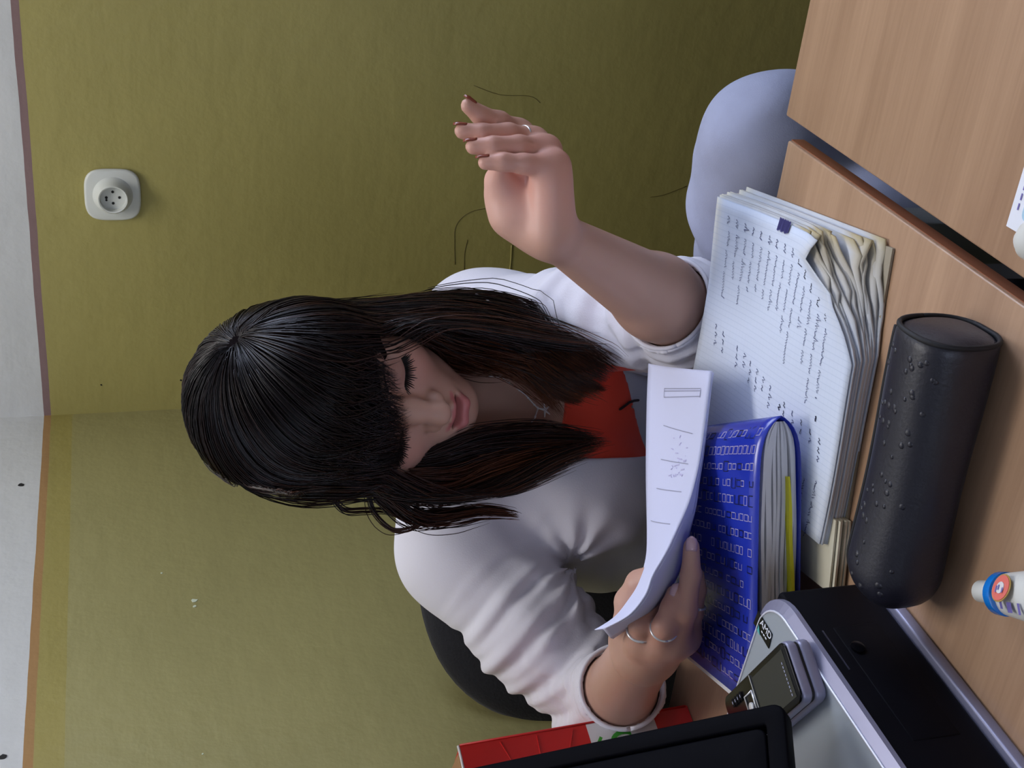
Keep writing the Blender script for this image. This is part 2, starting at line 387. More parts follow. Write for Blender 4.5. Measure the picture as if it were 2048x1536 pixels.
# ---------------------------------------------------------------- the two desks
TH_ = .015
DB = Vector((.179, .860, .75)); DA = Vector((.1985, .8620, .75))
GD = Vector((-.500, -.866, 0)).normalized()      # gap direction, towards the camera
def desk(name, corner, along, gd, w, depth, label):
    t = empty(name, (corner+along*w/2+gd*depth/2)-Z*.75, label, 'desk', 'beech desks pushed side by side')
    box('tabletop', corner-Z*TH_, along*w, gd*depth, Z*TH_, M['wood'], t, .0015, 2)
    # darker edge band on the four sides
    e = .0006
    box('edge_band', corner-Z*(TH_-.001)-along*(e if True else 0), along*e, gd*depth, Z*(TH_-.004), M['wood_b'], t)
    for fx, fy in ((.06, .05), (w-.06, .05), (.06, depth-.05), (w-.06, depth-.05)):
        p = corner+along*fx+gd*fy
        a = along*.018; b = gd*.018
        lg = box('leg', Vector((p.x, p.y, 0))-a-b, a*2, b*2, Z*(.75-TH_-.001), M['steel'], t, .003)
    for fy in (.05, depth-.05):
        p = corner+along*.08+gd*fy
        box('rail', Vector((p.x, p.y, .68))-gd*.012, along*(w-.16), gd*.024, Z*.045, M['steel'], t, .002)
    return t
desk('desk', DB, -E1, GD, .76, 1.15, 'beech desk under the notebooks and pencil case, left of the gap')
desk('desk', DA, E1, Vector((-.505, -.863, 0)).normalized(), .80, 1.15, 'bare beech desk on the right beyond the diagonal gap')

# ---------------------------------------------------------------- chair
CH = Vector((-.10, 1.36, 0))
ch = empty('office_chair', CH, 'black upholstered office chair with rounded backrest behind the woman', 'chair')
def rounded_panel(name, c, u, v, w, h, th, n, m, parent, pw=3.2, bulge=.02):
    u = Vector(u).normalized(); v = Vector(v).normalized(); n = Vector(n).normalized(); V = []; F = []; K = 40; R = 6
    rings = [(0.0, -th/2), (.9, -th/2), (1.0, -th/4), (1.0, th/4), (.9, th/2), (.5, th/2+bulge*.8), (0.0, th/2+bulge)]
    for (s, z) in rings:
        for k in range(K):
            a = 2*math.pi*k/K; cc, ss = math.cos(a), math.sin(a); r = (abs(cc)**pw+abs(ss)**pw)**(-1/pw)
            V.append(Vector(c)+u*(cc*r*w/2*max(s, .01))+v*(ss*r*h/2*max(s, .01))+n*z)
    for i in range(len(rings)-1):
        for k in range(K): F.append((i*K+k, i*K+(k+1) % K, (i+1)*K+(k+1) % K, (i+1)*K+k))
    ob = mesh_obj(name, V, F, m, parent, True)
    sb = ob.modifiers.new('sub', 'SUBSURF'); sb.levels = sb.render_levels = 1
    return ob
rounded_panel('seat', CH+Z*.410, (1, 0, 0), (0, 1, 0), .48, .46, .06, Z, M['chair_fabric'], ch)
BU = Vector((.90, .12, 0)).normalized(); BN = BU.cross(Z); BN = BN if BN.y < 0 else -BN
BC = Vector((-.207, 1.485, .70))
rounded_panel('backrest', BC, BU, (Z*1.0-BN*.12), .44, .44, .05, BN, M['chair_fabric'], ch, 2.7)
tube('back_bar', [BC-BN*.035, BC-BN*.05-Z*.15, CH+Vector((-.08, .06, .40)), CH+Z*.39], .018, M['black_plastic'], ch)
lathe('gas_column', CH+Z*.10, Z, ((0, .03), (.12, .03), (.121, .018), (.31, .018)), M['black_plastic'], ch, 16)
for k in range(5):
    a = 2*math.pi*k/5+.3; d = Vector((math.cos(a), math.sin(a), 0))
    tube('base_arm', [CH+Z*.11+d*.02, CH+Z*.10+d*.15, CH+Z*.075+d*.27], [.024, .02, .014], M['black_plastic'], ch)
    lathe('caster', CH+d*.27+Z*.028-d.cross(Z)*.02, d.cross(Z), ((0, .022), (.004, .028), (.036, .028), (.04, .022)), M['black_plastic'], ch, 16)

# ---------------------------------------------------------------- computer case lying flat, monitor and phone on it
PA = Vector((-.1414, .7647, .75)); PF = Vector((-.535, -.845, 0)).normalized(); PG = Vector((-.818, .575, 0)).normalized()
PL, PD, PH = .36, .36, .088
pc = empty('computer_case', PA+PF*PL/2+PG*PD/2, 'flat desktop computer with silver top and black front, lying on the desk', 'computer')
# chassis
box('chassis', PA+PG*.012+PF*.012+Z*.006, PF*(PL-.016), PG*(PD-.012), Z*(PH-.010), M['black_plastic'], pc, .002)
# silver lid: corner rounded as seen from above, its front edge a broad sloping band with its highlight added as a brighter tube
def lid_path(ins, z):
    q = [PA+PG*PD+PF*ins, PA+PG*.034+PF*ins]
    r = .034-ins
    cc = PA+PG*.034+PF*.034
    for k in range(1, 8):
        a = math.radians(90*k/8); q.append(cc-PF*(r*math.cos(a))-PG*(r*math.sin(a)))
    q += [PA+PF*.034+PG*ins, PA+PF*(PL*.5)+PG*ins, PA+PF*PL+PG*ins]
    return [p+Z*z for p in q]
ti, to_ = lid_path(.0075, PH), lid_path(.0, PH-.0045)
prism('lid', [p-Z*.003 for p in ti]+[PA+PF*PL+PG*PD+Z*(PH-.003)], Z*.003, M['silver_paint'], pc)
tl = lid_path(.0, PH-.008); V = ti+to_+tl; n = len(ti)
mesh_obj('lid_edge', V, [(r*n+i, r*n+i+1, (r+1)*n+i+1, (r+1)*n+i) for r in range(2) for i in range(n-1)], M['silver_edge'], pc)
tube('lid_highlight_edge', [p+Z*.0001 for p in ti], .0009, M['edge_highlight'], pc, 6)
# black front panel between the lips, with drive slot and button
fp = box('front_panel', PA+PF*.006+PG*.006+Z*.010, PF*(PL-.012), PG*.010, Z*(PH-.018), M['black_plastic'], pc, .003)
FN = -PG
box('drive_slot', PA+PF*.048+PG*.0055+Z*.068, PF*.036, PG*.002, Z*.0009, M['steel_dark'], pc)
box('drive_door', PA+PF*.046+PG*.0055+Z*.026, PF*.10, PG*.002, Z*.034, M['black_plastic'], pc, .0008)
lathe('power_button', PA+PF*.067+PG*.0048+Z*.053, FN, ((0, .005), (.001, .0048), (.0014, .003)), M['black_gloss'], pc, 20)
box('bottom_trim', PA+PF*.002+PG*.001+Z*.0005, PF*(PL-.002), PG*.012, Z*.009, M['silver_edge'], pc, .002)
# processor sticker
sx = (PF*.92+PG*.40).normalized(); 
s0 = Vector((-0.1647,0.7770,0.8383)); s1 = Vector((-0.1774,0.7587,0.8383)); s2 = Vector((-0.1883,0.7645,0.8383)); s3 = Vector((-0.1742,0.7844,0.8383))
prism('sticker', [s0, s1, s2, s3], Z*.0005, M['black_gloss'], pc)
sc_ = (s0+s1+s2+s3)/4; ex = (s1-s0).normalized(); ey = Z.cross(ex)
ey = ey if ey.dot(s0-s3) > 0 else -ey
st = text_obj('sticker_text', 'AMD', .0075, sc_+Z*.0007+ey*.0030+ex*.0035, ex, ey, M['paper'], pc, .0001)
mb = MB()
for dx in (-.004, -.001, .002): mb.add(ribbon_vf([sc_+Z*.0008-ey*.0022+ex*(.0035+dx), sc_+Z*.0008-ey*.0022+ex*(.0055+dx)], .0012, Z))
mb.build('sticker_text', M['paper'], pc)
tri = [sc_-ex*.0055-ey*.0065, sc_-ex*.0005-ey*.0065, sc_-ex*.0055-ey*.001]
prism('sticker_logo', [p+Z*.0006 for p in tri], Z*.0002, M['teal'], pc)

# slider phone
TZ = .8385
q1, q2, q3 = Vector((-0.1697,0.7113,0.8560)), Vector((-0.2034,0.6844,0.8560)), Vector((-0.2283,0.8014,0.8560))
pu = (q2-q1); pw = pu.length*.96; pu = Vector((pu.x, pu.y, 0)).normalized(); pv = (q3-q1); plen = pv.length; pv.z = 0; pv.normalize(); pu = Vector((pv.y, -pv.x, 0)); pu = pu if pu.dot(q2-q1) > 0 else -pu
po = Vector((q1.x, q1.y, TZ))
ph = empty('mobile_phone', po+pu*pw/2+pv*plen/2, 'black slider mobile phone lying on the silver computer lid', 'phone')
def rrect(o, u, v, w, l, r, ins=0.0):
    pts = []
    for (cx, cy, a0) in ((r, r, 180), (w-r, r, 270), (w-r, l-r, 0), (r, l-r, 90)):
        for k in range(5):
            a = math.radians(a0+k*22.5); pts.append(o+u*(cx+math.cos(a)*(r-ins))+v*(cy+math.sin(a)*(r-ins)))
    return pts
prism('lower_shell', rrect(po, pu, pv, pw, plen, .007), Z*.0082, M['silver_edge'], ph, .0022, 3)
prism('slide_gap', rrect(po, pu, pv, pw, plen, .007, .001), Z*.0018, M['seam'], ph).location.z += .0082
prism('upper_shell', rrect(po+Z*.0098, pu, pv, pw, plen, .007), Z*.0072, M['silver_edge'], ph, .0018, 3)
prism('face', rrect(po+Z*.0168, pu, pv, pw, plen, .007, .0008), Z*.0016, M['black_gloss'], ph, .0008, 2)
TOP = po+Z*.0185
M['phone_screen'] = mat('switched_off_screen', (44, 46, 50), .12)
prism('screen', [TOP+pu*.005+pv*.006, TOP+pu*(pw-.005)+pv*.006, TOP+pu*(pw-.005)+pv*.056, TOP+pu*.005+pv*.056], Z*.0002, M['phone_screen'], ph)
mb = MB()
for k in range(9):
    x = .012+k*.0026
    mb.add(ribbon_vf([TOP+Z*.0004+pu*x+pv*.0105, TOP+Z*.0004+pu*(x+.0016)+pv*.0105], .0011, Z))
mb.build('printed_name', M['print_grey'], ph)
prism('divider', [TOP+pu*.002+pv*.0585, TOP+pu*(pw-.002)+pv*.0585, TOP+pu*(pw-.002)+pv*.0592, TOP+pu*.002+pv*.0592], Z*.0004, M['silver'], ph)
nav = [TOP+pu*(pw*.5-.009)+pv*.062, TOP+pu*(pw*.5+.009)+pv*.062, TOP+pu*(pw*.5+.009)+pv*.074, TOP+pu*(pw*.5-.009)+pv*.074]
V, F = tube_vf(nav+[nav[0]], .0008, 6); mesh_obj('navigation_ring', V, F, M['silver'], ph, True)
lathe('navigation_key', TOP+pu*pw*.5+pv*.068, Z, ((0, .0032), (.001, .003), (.0014, .0015)), M['silver'], ph, 16)
for r in range(4):
    for c in range(3):
        o = TOP+pu*(.006+c*(pw-.016)/2)+pv*(.0775+r*.0045)
        if r == 0 and c == 1: continue
        box('key', o, pu*.006, pv*.0028, Z*.0007, M['black_plastic'], ph, .0004)
        mesh_obj('key_mark', *ribbon_vf([o+Z*.0009+pu*.002+pv*.0014, o+Z*.0009+pu*.004+pv*.0014], .0010, Z), M['print_grey'], ph)

# monitor: a rounded black frame with a groove and a dark screen, leaning back on its foot
m0 = Vector((-0.2063,0.6832,0.8704)); m1 = Vector((-0.2596,0.8130,1.0189))
up = (m1-m0).normalized(); side = PF.copy(); side = (side-up*side.dot(up)).normalized(); mn = up.cross(side); mn = mn if mn.x > 0 else -mn
MW, MH = .38, .31
mo = empty('monitor', m0+side*MW/2+Vector((-.03, .02, 0)), 'black flat monitor standing at the left edge, cut by the frame', 'monitor')
def mframe(name, o, w, h, r, z0, z1, band, m):
    """ring of rectangular outline, from z0 to z1 along the monitor normal"""
    out = rrect(o, side, up, w, h, r); inn = rrect(o+side*band+up*band, side, up, w-2*band, h-2*band, max(r-band, .002))
    n = len(out); V = [p+mn*z0 for p in out]+[p+mn*z1 for p in out]+[p+mn*z1 for p in inn]+[p+mn*z0 for p in inn]; F = []
    for i in range(n):
        j = (i+1) % n
        for a in range(4):
            b = (a+1) % 4; F.append((a*n+i, a*n+j, b*n+j, b*n+i))
    ob = mesh_obj(name, V, F, m, mo); bm = bmesh.new(); bm.from_mesh(ob.data); bmesh.ops.recalc_face_normals(bm, faces=bm.faces); bm.to_mesh(ob.data); bm.free()
    bevel_mod(ob, .0015, 2); return ob
mframe('bezel', m0, MW, MH, .008, -.004, .009, .0125, M['monitor_black'])
mframe('inner_bezel', m0+side*.0134+up*.0134, MW-.0268, MH-.0268, .006, -.004, .0075, .03, M['monitor_black'])
box('screen', m0+side*.04+up*.04-mn*.002, side*(MW-.08), up*(MH-.08), mn*.003, M['black_gloss'], mo)
box('back_shell', m0+side*.012+up*.012-mn*.034, side*(MW-.024), up*(MH-.024), mn*.031, M['monitor_black'], mo, .008, 3)
fc = m0+side*MW/2-mn*.045
box('stand_neck', Vector((fc.x, fc.y, .850))-side*.03-mn*.01, side*.06, up*.16, mn*.02, M['monitor_black'], mo, .003)
lathe('stand_foot', Vector((fc.x, fc.y, .8382)), Z, ((0, .085), (.008, .085), (.013, .07), (.016, .03)), M['monitor_black'], mo, 36)

# ---------------------------------------------------------------- red cardboard box
bx0 = Vector((-0.3144,1.0947,0.7505)); bd = Vector((-.72, -.69, 0)).normalized(); bback = Vector((-.69, .72, 0)).normalized()
bt = Vector((-0.3430,1.1581,0.9668)); bh = .222
BW, BD2 = .30, .10
rb = empty('red_box', bx0+bd*BW/2+bback*BD2/2, 'open red cardboard box with a white band, behind the monitor', 'box')
th = .003
lean = Vector((-.012, .012, 0))
def panel(name, o, u, h, n, m, z0=0.0):
    return box(name, o+Z*z0+lean*(z0/.22), u, Z*(h-z0)+lean*((h-z0)/.22), n*th, m, rb)
zs = (0, .036, .102, bh); mats_ = ('red_card', 'white_card', 'red_card')
for k in range(3):
    panel('front_panel', bx0, bd*BW, zs[k+1], bback, M[mats_[k]], zs[k])
panel('side_panel', bx0+bback*th, bback*(BD2-th), bh, bd, M['red_card'])
panel('back_panel', bx0+bback*BD2, bd*BW, bh-.006, bback, M['kraft'])
panel('side_panel', bx0+bd*(BW-th)+bback*th, bback*(BD2-th), bh-.004, bd, M['red_card'])
box('bottom_panel', bx0+Z*.0005+bd*th+bback*th, bd*(BW-2*th), bback*(BD2-th), Z*.003, M['kraft'], rb)
tp = bx0+Z*bh+lean
V = []; nseg = 10                                                           # torn brown flap bent up at the top
prism('flap', [tp+bback*.004+bd*.006, tp+bback*.004+bd*.16, tp+bback*.05+bd*.15+Z*.012, tp+bback*.055+bd*.02+Z*.014], bback*.002+Z*.002, M['kraft'], rb)
mb = MB()                                                                    # the pale torn rim of the card
rnd = random.Random(4)
rim = [tp+bd*(BW*i/24)+Z*(.0008+rnd.uniform(0, .0012))+bback*.0015 for i in range(25)]
tube('torn_rim', rim, .0014, M['white_card'], rb, 6)
tube('corner_rim', [bx0+Z*.002+bd*.0003, tp+bd*.0003], .0011, M['red_card'], rb, 6)
for k in range(3):                                                           # dents and tape folds on the red
    z = .115+.035*k
    o = bx0+Z*z+lean*(z/.22)-bback*.0004
    tube('crease', [o+bd*.004, o+bd*.03+Z*(.012-.01*k), o+bd*.09+Z*(.004*k)], .0006, M['red_card'], rb, 5)
gl = bx0+Z*.070+lean*(.070/.22)-bback*.0006
ring = [gl+bd*(.026+.0105*math.cos(a))+Z*(.0125*math.sin(a)) for a in [math.radians(60+x*16) for x in range(20)]]
mb = MB(); mb.add(ribbon_vf(ring, .0042, -bback)); mb.add(ribbon_vf([gl+bd*.0175+Z*.022, gl+bd*.0235+Z*.0265], .003, -bback))
mb.build('green_letter', M['green'], rb)
prism('red_mark', [gl+bd*.022-Z*.022, gl+bd*.034-Z*.022, gl+bd*.034-Z*.012, gl+bd*.022-Z*.012], -bback*.0004, M['darkred'], rb)

# ---------------------------------------------------------------- the open, worn notebook
rnd = random.Random(7)
NR = Vector((.071, .723, 0)); NL = Vector((-.128, .810, 0)); FR = Vector((.146, .928, 0)); FL = NL+(FR-NR)+Vector((.0, .02, 0))
NBZ = .0205
def nb_pt(s, t, z):
    """s 0 right .. 1 left, t 0 near .. 1 far"""
    p = NR.lerp(NL, s).lerp(FR.lerp(FL, s), t)
    return Vector((p.x, p.y, .75+z))
def wob(s, t, z): # soft waviness of handled paper
    return (.0016*math.sin(5.3*s+2.2*t)+.0012*math.sin(9.1*t-3.0*s)+.0035*max(0, t-.75)*4*(1-s)*.6)*(z/NBZ)
nb = empty('open_notebook', nb_pt(.5, .5, 0), 'thick worn open notebook full of handwriting, its near corner curled', 'notebook')
def paper_mat(name, ruled):
    m = mat(name, (222, 224, 230), .8, attr='col'); nt = m.node_tree; N = nt.nodes; L = nt.links; b = N['Principled BSDF']
    at = [n for n in N if n.type == 'ATTRIBUTE'][0]
    if ruled:
        uv = N.new('ShaderNodeUVMap'); sp = N.new('ShaderNodeSeparateXYZ'); L.new(uv.outputs[0], sp.inputs[0])
        last = at.outputs['Color']
        for ax, sc, amt in (('X', 44, .34), ('Y', 44, .08)):
            mu = N.new('ShaderNodeMath'); mu.operation = 'MULTIPLY'; mu.inputs[1].default_value = sc; L.new(sp.outputs[ax], mu.inputs[0])
            fr = N.new('ShaderNodeMath'); fr.operation = 'FRACT'; L.new(mu.outputs[0], fr.inputs[0])
            lt = N.new('ShaderNodeMath'); lt.operation = 'LESS_THAN'; lt.inputs[1].default_value = .12; L.new(fr.outputs[0], lt.inputs[0])
            ml = N.new('ShaderNodeMath'); ml.operation = 'MULTIPLY'; ml.inputs[1].default_value = amt; L.new(lt.outputs[0], ml.inputs[0])
            mx = N.new('ShaderNodeMix'); mx.data_type = 'RGBA'; L.new(ml.outputs[0], mx.inputs[0]); L.new(last, mx.inputs[6]); mx.inputs[7].default_value = srgb(172, 186, 208)
            last = mx.outputs[2]
        L.new(last, b.inputs['Base Color'])
    return m
M['page'] = paper_mat('ruled_page', True); M['page_edge'] = paper_mat('worn_page', False)
CLEAN = np.array(srgb(208, 217, 234)[:3]); DIRT = np.array(srgb(176, 160, 120)[:3]); CREAM = np.array(srgb(222, 216, 196)[:3])
def page_leaf(k, n, name, m, top=False):
    """leaf k of n from the bottom; the near-right corner of upper leaves is worn back further"""
    f = k/(n-1); z0 = .0025+f*(NBZ-.0025); GS, GT = 26, 30
    jr = rnd.uniform(-.012, .012)*(0 if top else 1); jn = rnd.uniform(-.006, .010)*(0 if top else 1); jf = rnd.uniform(-.012, .012)
    ext = (1-f)*.045                                            # lower leaves reach further out to the right
    amp = .10+.32*f**.8+.03*rnd.random()
    V = []; C = []; UV = []
    for j in range(GT+1):
        for i in range(GS+1):
            s = i/GS; t = j/GT
            s2 = -ext*(1-.3*t)+jr+(1+ext-jr)*s
            cut = max(0., amp*(1-s/.34))**1.15 if s < .34 else 0.
            cut *= 1+.38*mnoise.noise(Vector((s*11, k*2.7, 1.3)))+.10*mnoise.noise(Vector((s*40, k*5.1, 4.3)))
            tn = jn+cut
            t2 = tn+(1+jf*.5-tn)*t
            dx = max(0, .03-.10*abs(t-.05)) if False else 0
            curl = math.exp(-((t*(1-tn))/.07)**2)*max(0, 1-s/.34)
            z = z0+wob(s, t2, z0)+curl*(.007*mnoise.noise(Vector((s*8, k*1.9, 7.7)))+.002)
            # the far-right corner lifts a little, the gutter dips on the left
            z += .004*max(0, t2-.8)*5*max(0, 1-s*3)*f
            V.append(nb_pt(s2, t2, z)); UV.append((s2, t2))
            w = curl**.8*(.9 if not top else .35)+.4*math.exp(-(s/.02)**2)*(0 if top else 1)
            w2 = .5*max(0, .1-t)*10*max(0, s-.4)
            w3 = .8*math.exp(-((t-1)/.05)**2)*math.exp(-(s/.25)**2)
            c = CLEAN*(1-min(1, w))+DIRT*min(1, w); c = c*(1-min(1, w2+w3))+CREAM*min(1, w2+w3)
            C.append(c*(1 if top else .95+.06*rnd.random()))
    F = [(j*(GS+1)+i, (j+1)*(GS+1)+i, (j+1)*(GS+1)+i+1, j*(GS+1)+i+1) for j in range(GT) for i in range(GS)]
    Vn = np.array([tuple(v) for v in V])
    ob = big_mesh(name, Vn, np.array(F), m, nb, True, np.array(C))
    uvl = ob.data.uv_layers.new(name='UVMap'); li = np.empty(len(ob.data.loops), dtype=np.int32); ob.data.loops.foreach_get('vertex_index', li)
    uvl.data.foreach_set('uv', np.array(UV, dtype=np.float32)[li].ravel())
    so_ = ob.modifiers.new('thick', 'SOLIDIFY'); so_.thickness = NBZ/(n-1)*.8 if not top else .0005; so_.offset = 1 if ob.data.polygons[0].normal.z < 0 else -1
    return ob
NLEAF = 13
for k in range(NLEAF): page_leaf(k, NLEAF, 'leaf' if k < NLEAF-1 else 'top_page', M['page'] if k == NLEAF-1 else M['page_edge'], k == NLEAF-1)
# back cover
cov = [nb_pt(-.03, .03, 0.0004), nb_pt(1.02, -.02, 0.0004), nb_pt(1.02, 1.0, 0.0004), nb_pt(-.02, .98, 0.0004)]
M['cover_grey'] = mat('worn_grey_cover', (150, 140, 120), .7)
prism('back_cover', cov, Z*.0018, M['cover_grey'], nb)
# second, lower stack of pages peeping out at the left end of the near edge
for k in range(5):
    z = .002+k*.0022; j = rnd.uniform(-.01, .01)
    poly = [nb_pt(.90, -.03+j, z), nb_pt(1.16, -.065+j, z), nb_pt(1.18, .5, z), nb_pt(.92, .5, z)]
    o = prism('leaf', poly, Z*.0016, M['cream'] if 'cream' in M else M.setdefault('cream', mat('cream_page_edge', (206, 200, 178), .85)), nb)
# handwriting: strokes of ink laid on the top page
def top_z(s, t): return NBZ+wob(s, t, NBZ)+.004*max(0, t-.8)*5*max(0, 1-s*3)
def squiggle(mb, s0, t0, ds, h, rn, w=.00042, dt=0.0):
    """one word from s0, ds long (in page units), letters h tall"""
    n = max(3, int(abs(ds)*.217/.0011)); pts = []
    for i in range(n+1):
        a = i/n; s = s0+ds*a
        up_ = (rn.random()*.8+.2) if i % 2 else rn.random()*.25
        if rn.random() < .12: up_ *= 1.8
        t = t0-h*(up_-.4)+dt*a
        pts.append(nb_pt(s, t, top_z(s, t)+.0004))
    mb.add(ribbon_vf(pts, w, Z))
rn = random.Random(21)
inkb = MB(); inkd = MB()
rows = 17
for r in range(rows):
    t = .90-.056*r
    smin = .06+.0*r
    lim = .40*max(0, 1-smin/.34)
    sm = .055+.002*r; 
    if t < .42: sm += (.42-t)*.55
    mbx = inkd if r > 8 else inkb
    if t > .12:
        squiggle(mbx, sm, t, .030, .020, rn, .0008)
        ln = rn.uniform(.14, .34); s = sm+.055
        while ln > 0:
            l = min(ln, rn.uniform(.05, .13)); squiggle(inkb, s, t-.012, l, .017, rn, .00062, -.004); s += l+.018; ln -= l+.018
    if r not in (2, 9):
        sn = .48+.012*r
        if t > .08:
            for q in range(rn.choice((2, 3, 3))):
                squiggle(mbx if rn.random() < .5 else inkb, sn+.032*q, t-.01-.004*q, .020, .019, rn, .0008)
for q, (t, s0, l) in enumerate(((.085, .80, .15), (.15, .82, .17), (.20, .80, .20))):
    s = s0
    while s < s0+l: 
        d = rn.uniform(.03, .08); squiggle(inkb, s, t, d, .019, rn, .0007, .004); s += d+.015
squiggle(inkd, .62, .36, .02, .018, rn, .0016); squiggle(inkd, .58, .14, .02, .02, rn, .0016)
wo = inkb.build('handwriting', M['ink'], nb); wo['kind'] = 'stuff'
wo = inkd.build('handwriting', M['ink_dark'], nb); wo['kind'] = 'stuff'
sb = MB()
for q in range(9):
    sb.add(ribbon_vf([nb_pt(-.012+.002*(q % 2), .50+.0085*q, NBZ+.0009+wob(0, .5, NBZ)), nb_pt(.030+.003*(q % 3), .51+.0085*q, NBZ+.0009+wob(0, .5, NBZ))], .0021, Z))
sb.build('ink_block', M['ink_blue'], nb)

# ---------------------------------------------------------------- closed blue exercise book lying on the notebook
BZ0 = .7735
b0 = Vector((-.033, .817, 0)); bu = Vector((-.993, .112, 0)).normalized(); bv = Vector((-.078, .997, 0)).normalized()
BWD, BDP = .222, .175
bb = empty('blue_exercise_book', Vector((b0+bu*BWD/2+bv*BDP/2)[:2]+(BZ0,)), 'blue patterned thick exercise book lying closed on the open notebook', 'book')
def book_prof(n=12):
    """cross-section along bu: rounded spine on the right, thicker towards the left; returns (u, ztop, zbot)"""
    out = []
    for i in range(n+1):
        a = i/n; u = BWD*(1-(1-a)**1.0) if False else BWD*a**1.6
        half = .0165*(1-math.exp(-u/.010)) if u > 0 else 0
        zc = .0175
        out.append((u, zc+half+.0015*math.sin(u*11), zc-half))
    return out
prof = book_prof(22)
def book_pt(u, v, z): 
    return b0+bu*(u*(1-.19*v/BDP))+bv*v+Z*(BZ0+z)
def cover_z(u):
    half = .0165*(1-math.exp(-u/.010)); return .0175+half+.0015*math.sin(u*11)
M['blue_cover'] = mat('glossy_blue_cover', (34, 52, 168), .22, spec=.6, vary=(9, .06))
M['page_block'] = mat('page_block', (214, 214, 218), .85)
# cover: wraps from the top round the spine to the underside
V = []; F = []
loop = [(u, zt) for (u, zt, zb) in prof[::-1]]+[(u, zb) for (u, zt, zb) in prof[1:]]
NV = 10
for j in range(NV+1):
    for (u, z) in loop: V.append(book_pt(u, BDP*j/NV, z))
m_ = len(loop)
for j in range(NV):
    for i in range(m_-1): F.append((j*m_+i, j*m_+i+1, (j+1)*m_+i+1, (j+1)*m_+i))
cv = mesh_obj('cover', V, F, M['blue_cover'], bb, True)
sm = cv.modifiers.new('thick', 'SOLIDIFY'); sm.thickness = .0007; sm.offset = 1
bm = bmesh.new(); bm.from_mesh(cv.data); bmesh.ops.recalc_face_normals(bm, faces=bm.faces); bm.to_mesh(cv.data); bm.free()
# pages: sheaves following the curve of the spine, each a part
NS = 9
for k in range(NS):
    f0 = -1+2*k/NS; f1 = -1+2*(k+.78)/NS; V = []; F = []
    uv0 = .0035+.004*abs((f0+f1)/2)**2*0; jn = rnd.uniform(-.0005, .003); wv = rnd.uniform(0, 6)
    us = [uv0+(BWD+.010-rnd.uniform(0, .006)-uv0)*(i/20)**1.5 for i in range(21)]
    for v in (jn+.0015, BDP-.002+jn):
        for u in us:
            half = .0152*(1-math.exp(-u/.010)); w = .0006*math.sin(u*60+wv)*min(1, u/.02)
            V.append(book_pt(u, v, .0175+half*f0+w)); V.append(book_pt(u, v, .0175+half*f1+w))
    n2 = 42
    for i in range(20):
        a = 2*i
        F += [(a, a+2, a+3, a+1), (n2+a, n2+a+1, n2+a+3, n2+a+2), (a+1, a+3, n2+a+3, n2+a+1), (a, n2+a, n2+a+2, a+2)]
    F += [(0, 1, n2+1, n2), (40, n2+40, n2+41, 41)]
    mesh_obj('sheaf', V, F, M['page_block'], bb)
# yellow strip marking a page
V, F = [], []
strip = [(.045+.10*i/14, -.0015-.0006*math.sin(i*.7), .0175-.0152*(1-math.exp(-(.045+.1*i/14)/.010))*(.40+.022*i)+.0) for i in range(15)]
for (u, v, z) in strip:
    hw = .0014*min(1, .25+abs(math.sin((u-.04)*26)))
    V += [book_pt(u, v, z-hw), book_pt(u, v, z+hw), book_pt(u, v+.05, z+hw), book_pt(u, v+.05, z-hw)]
for i in range(14):
    a = 4*i
    for q in range(4): F.append((a+q, a+(q+1) % 4, a+4+(q+1) % 4, a+4+q))
F += [(0, 1, 2, 3), (56, 59, 58, 57)]
mesh_obj('yellow_bookmark', V, F, M['yellow'], bb)
# printed pattern: rows of outlined rounded boxes, black and pale
M['pale_print'] = mat('pale_lilac_print', (170, 164, 200), .35); M['black_print'] = mat('black_print', (20, 20, 44), .35)
pat = {0: MB(), 1: MB()}
rn = random.Random(5)
for i in range(16):
    u = .010+i*.0132; v = .012
    big = i % 3 == 1
    while v < BDP-.012:
        kind = 1 if rn.random() < .28 else 0
        hu = (.0042 if (kind and rn.random() < .6) else (.0033 if big else .0025))*rn.uniform(.85, 1.1); hv = .0026*rn.uniform(.8, 1.15)*(1.25 if kind else 1)
        if rn.random() < .07: v += .006; continue
        c0 = rn.random()
        seg = [(-1, -1), (1, -1), (1, 1), (-1, 1), (-1, -1)]
        if c0 < .3: seg = seg[:4]
        elif c0 < .45: seg = seg[1:]
        pts = [book_pt(min(max(u+hu*x, .001), BWD), v+hv*y, cover_z(max(u+hu*x, .001))+.0011) for x, y in seg]
        pat[kind].add(ribbon_vf(pts, .00085 if kind else .0007, Z)); v += hv*2+rn.uniform(.0012, .0024)
po_ = pat[0].build('printed_pattern', M['pale_print'], bb); po_['kind'] = 'stuff'
po_ = pat[1].build('printed_pattern', M['black_print'], bb); po_['kind'] = 'stuff'

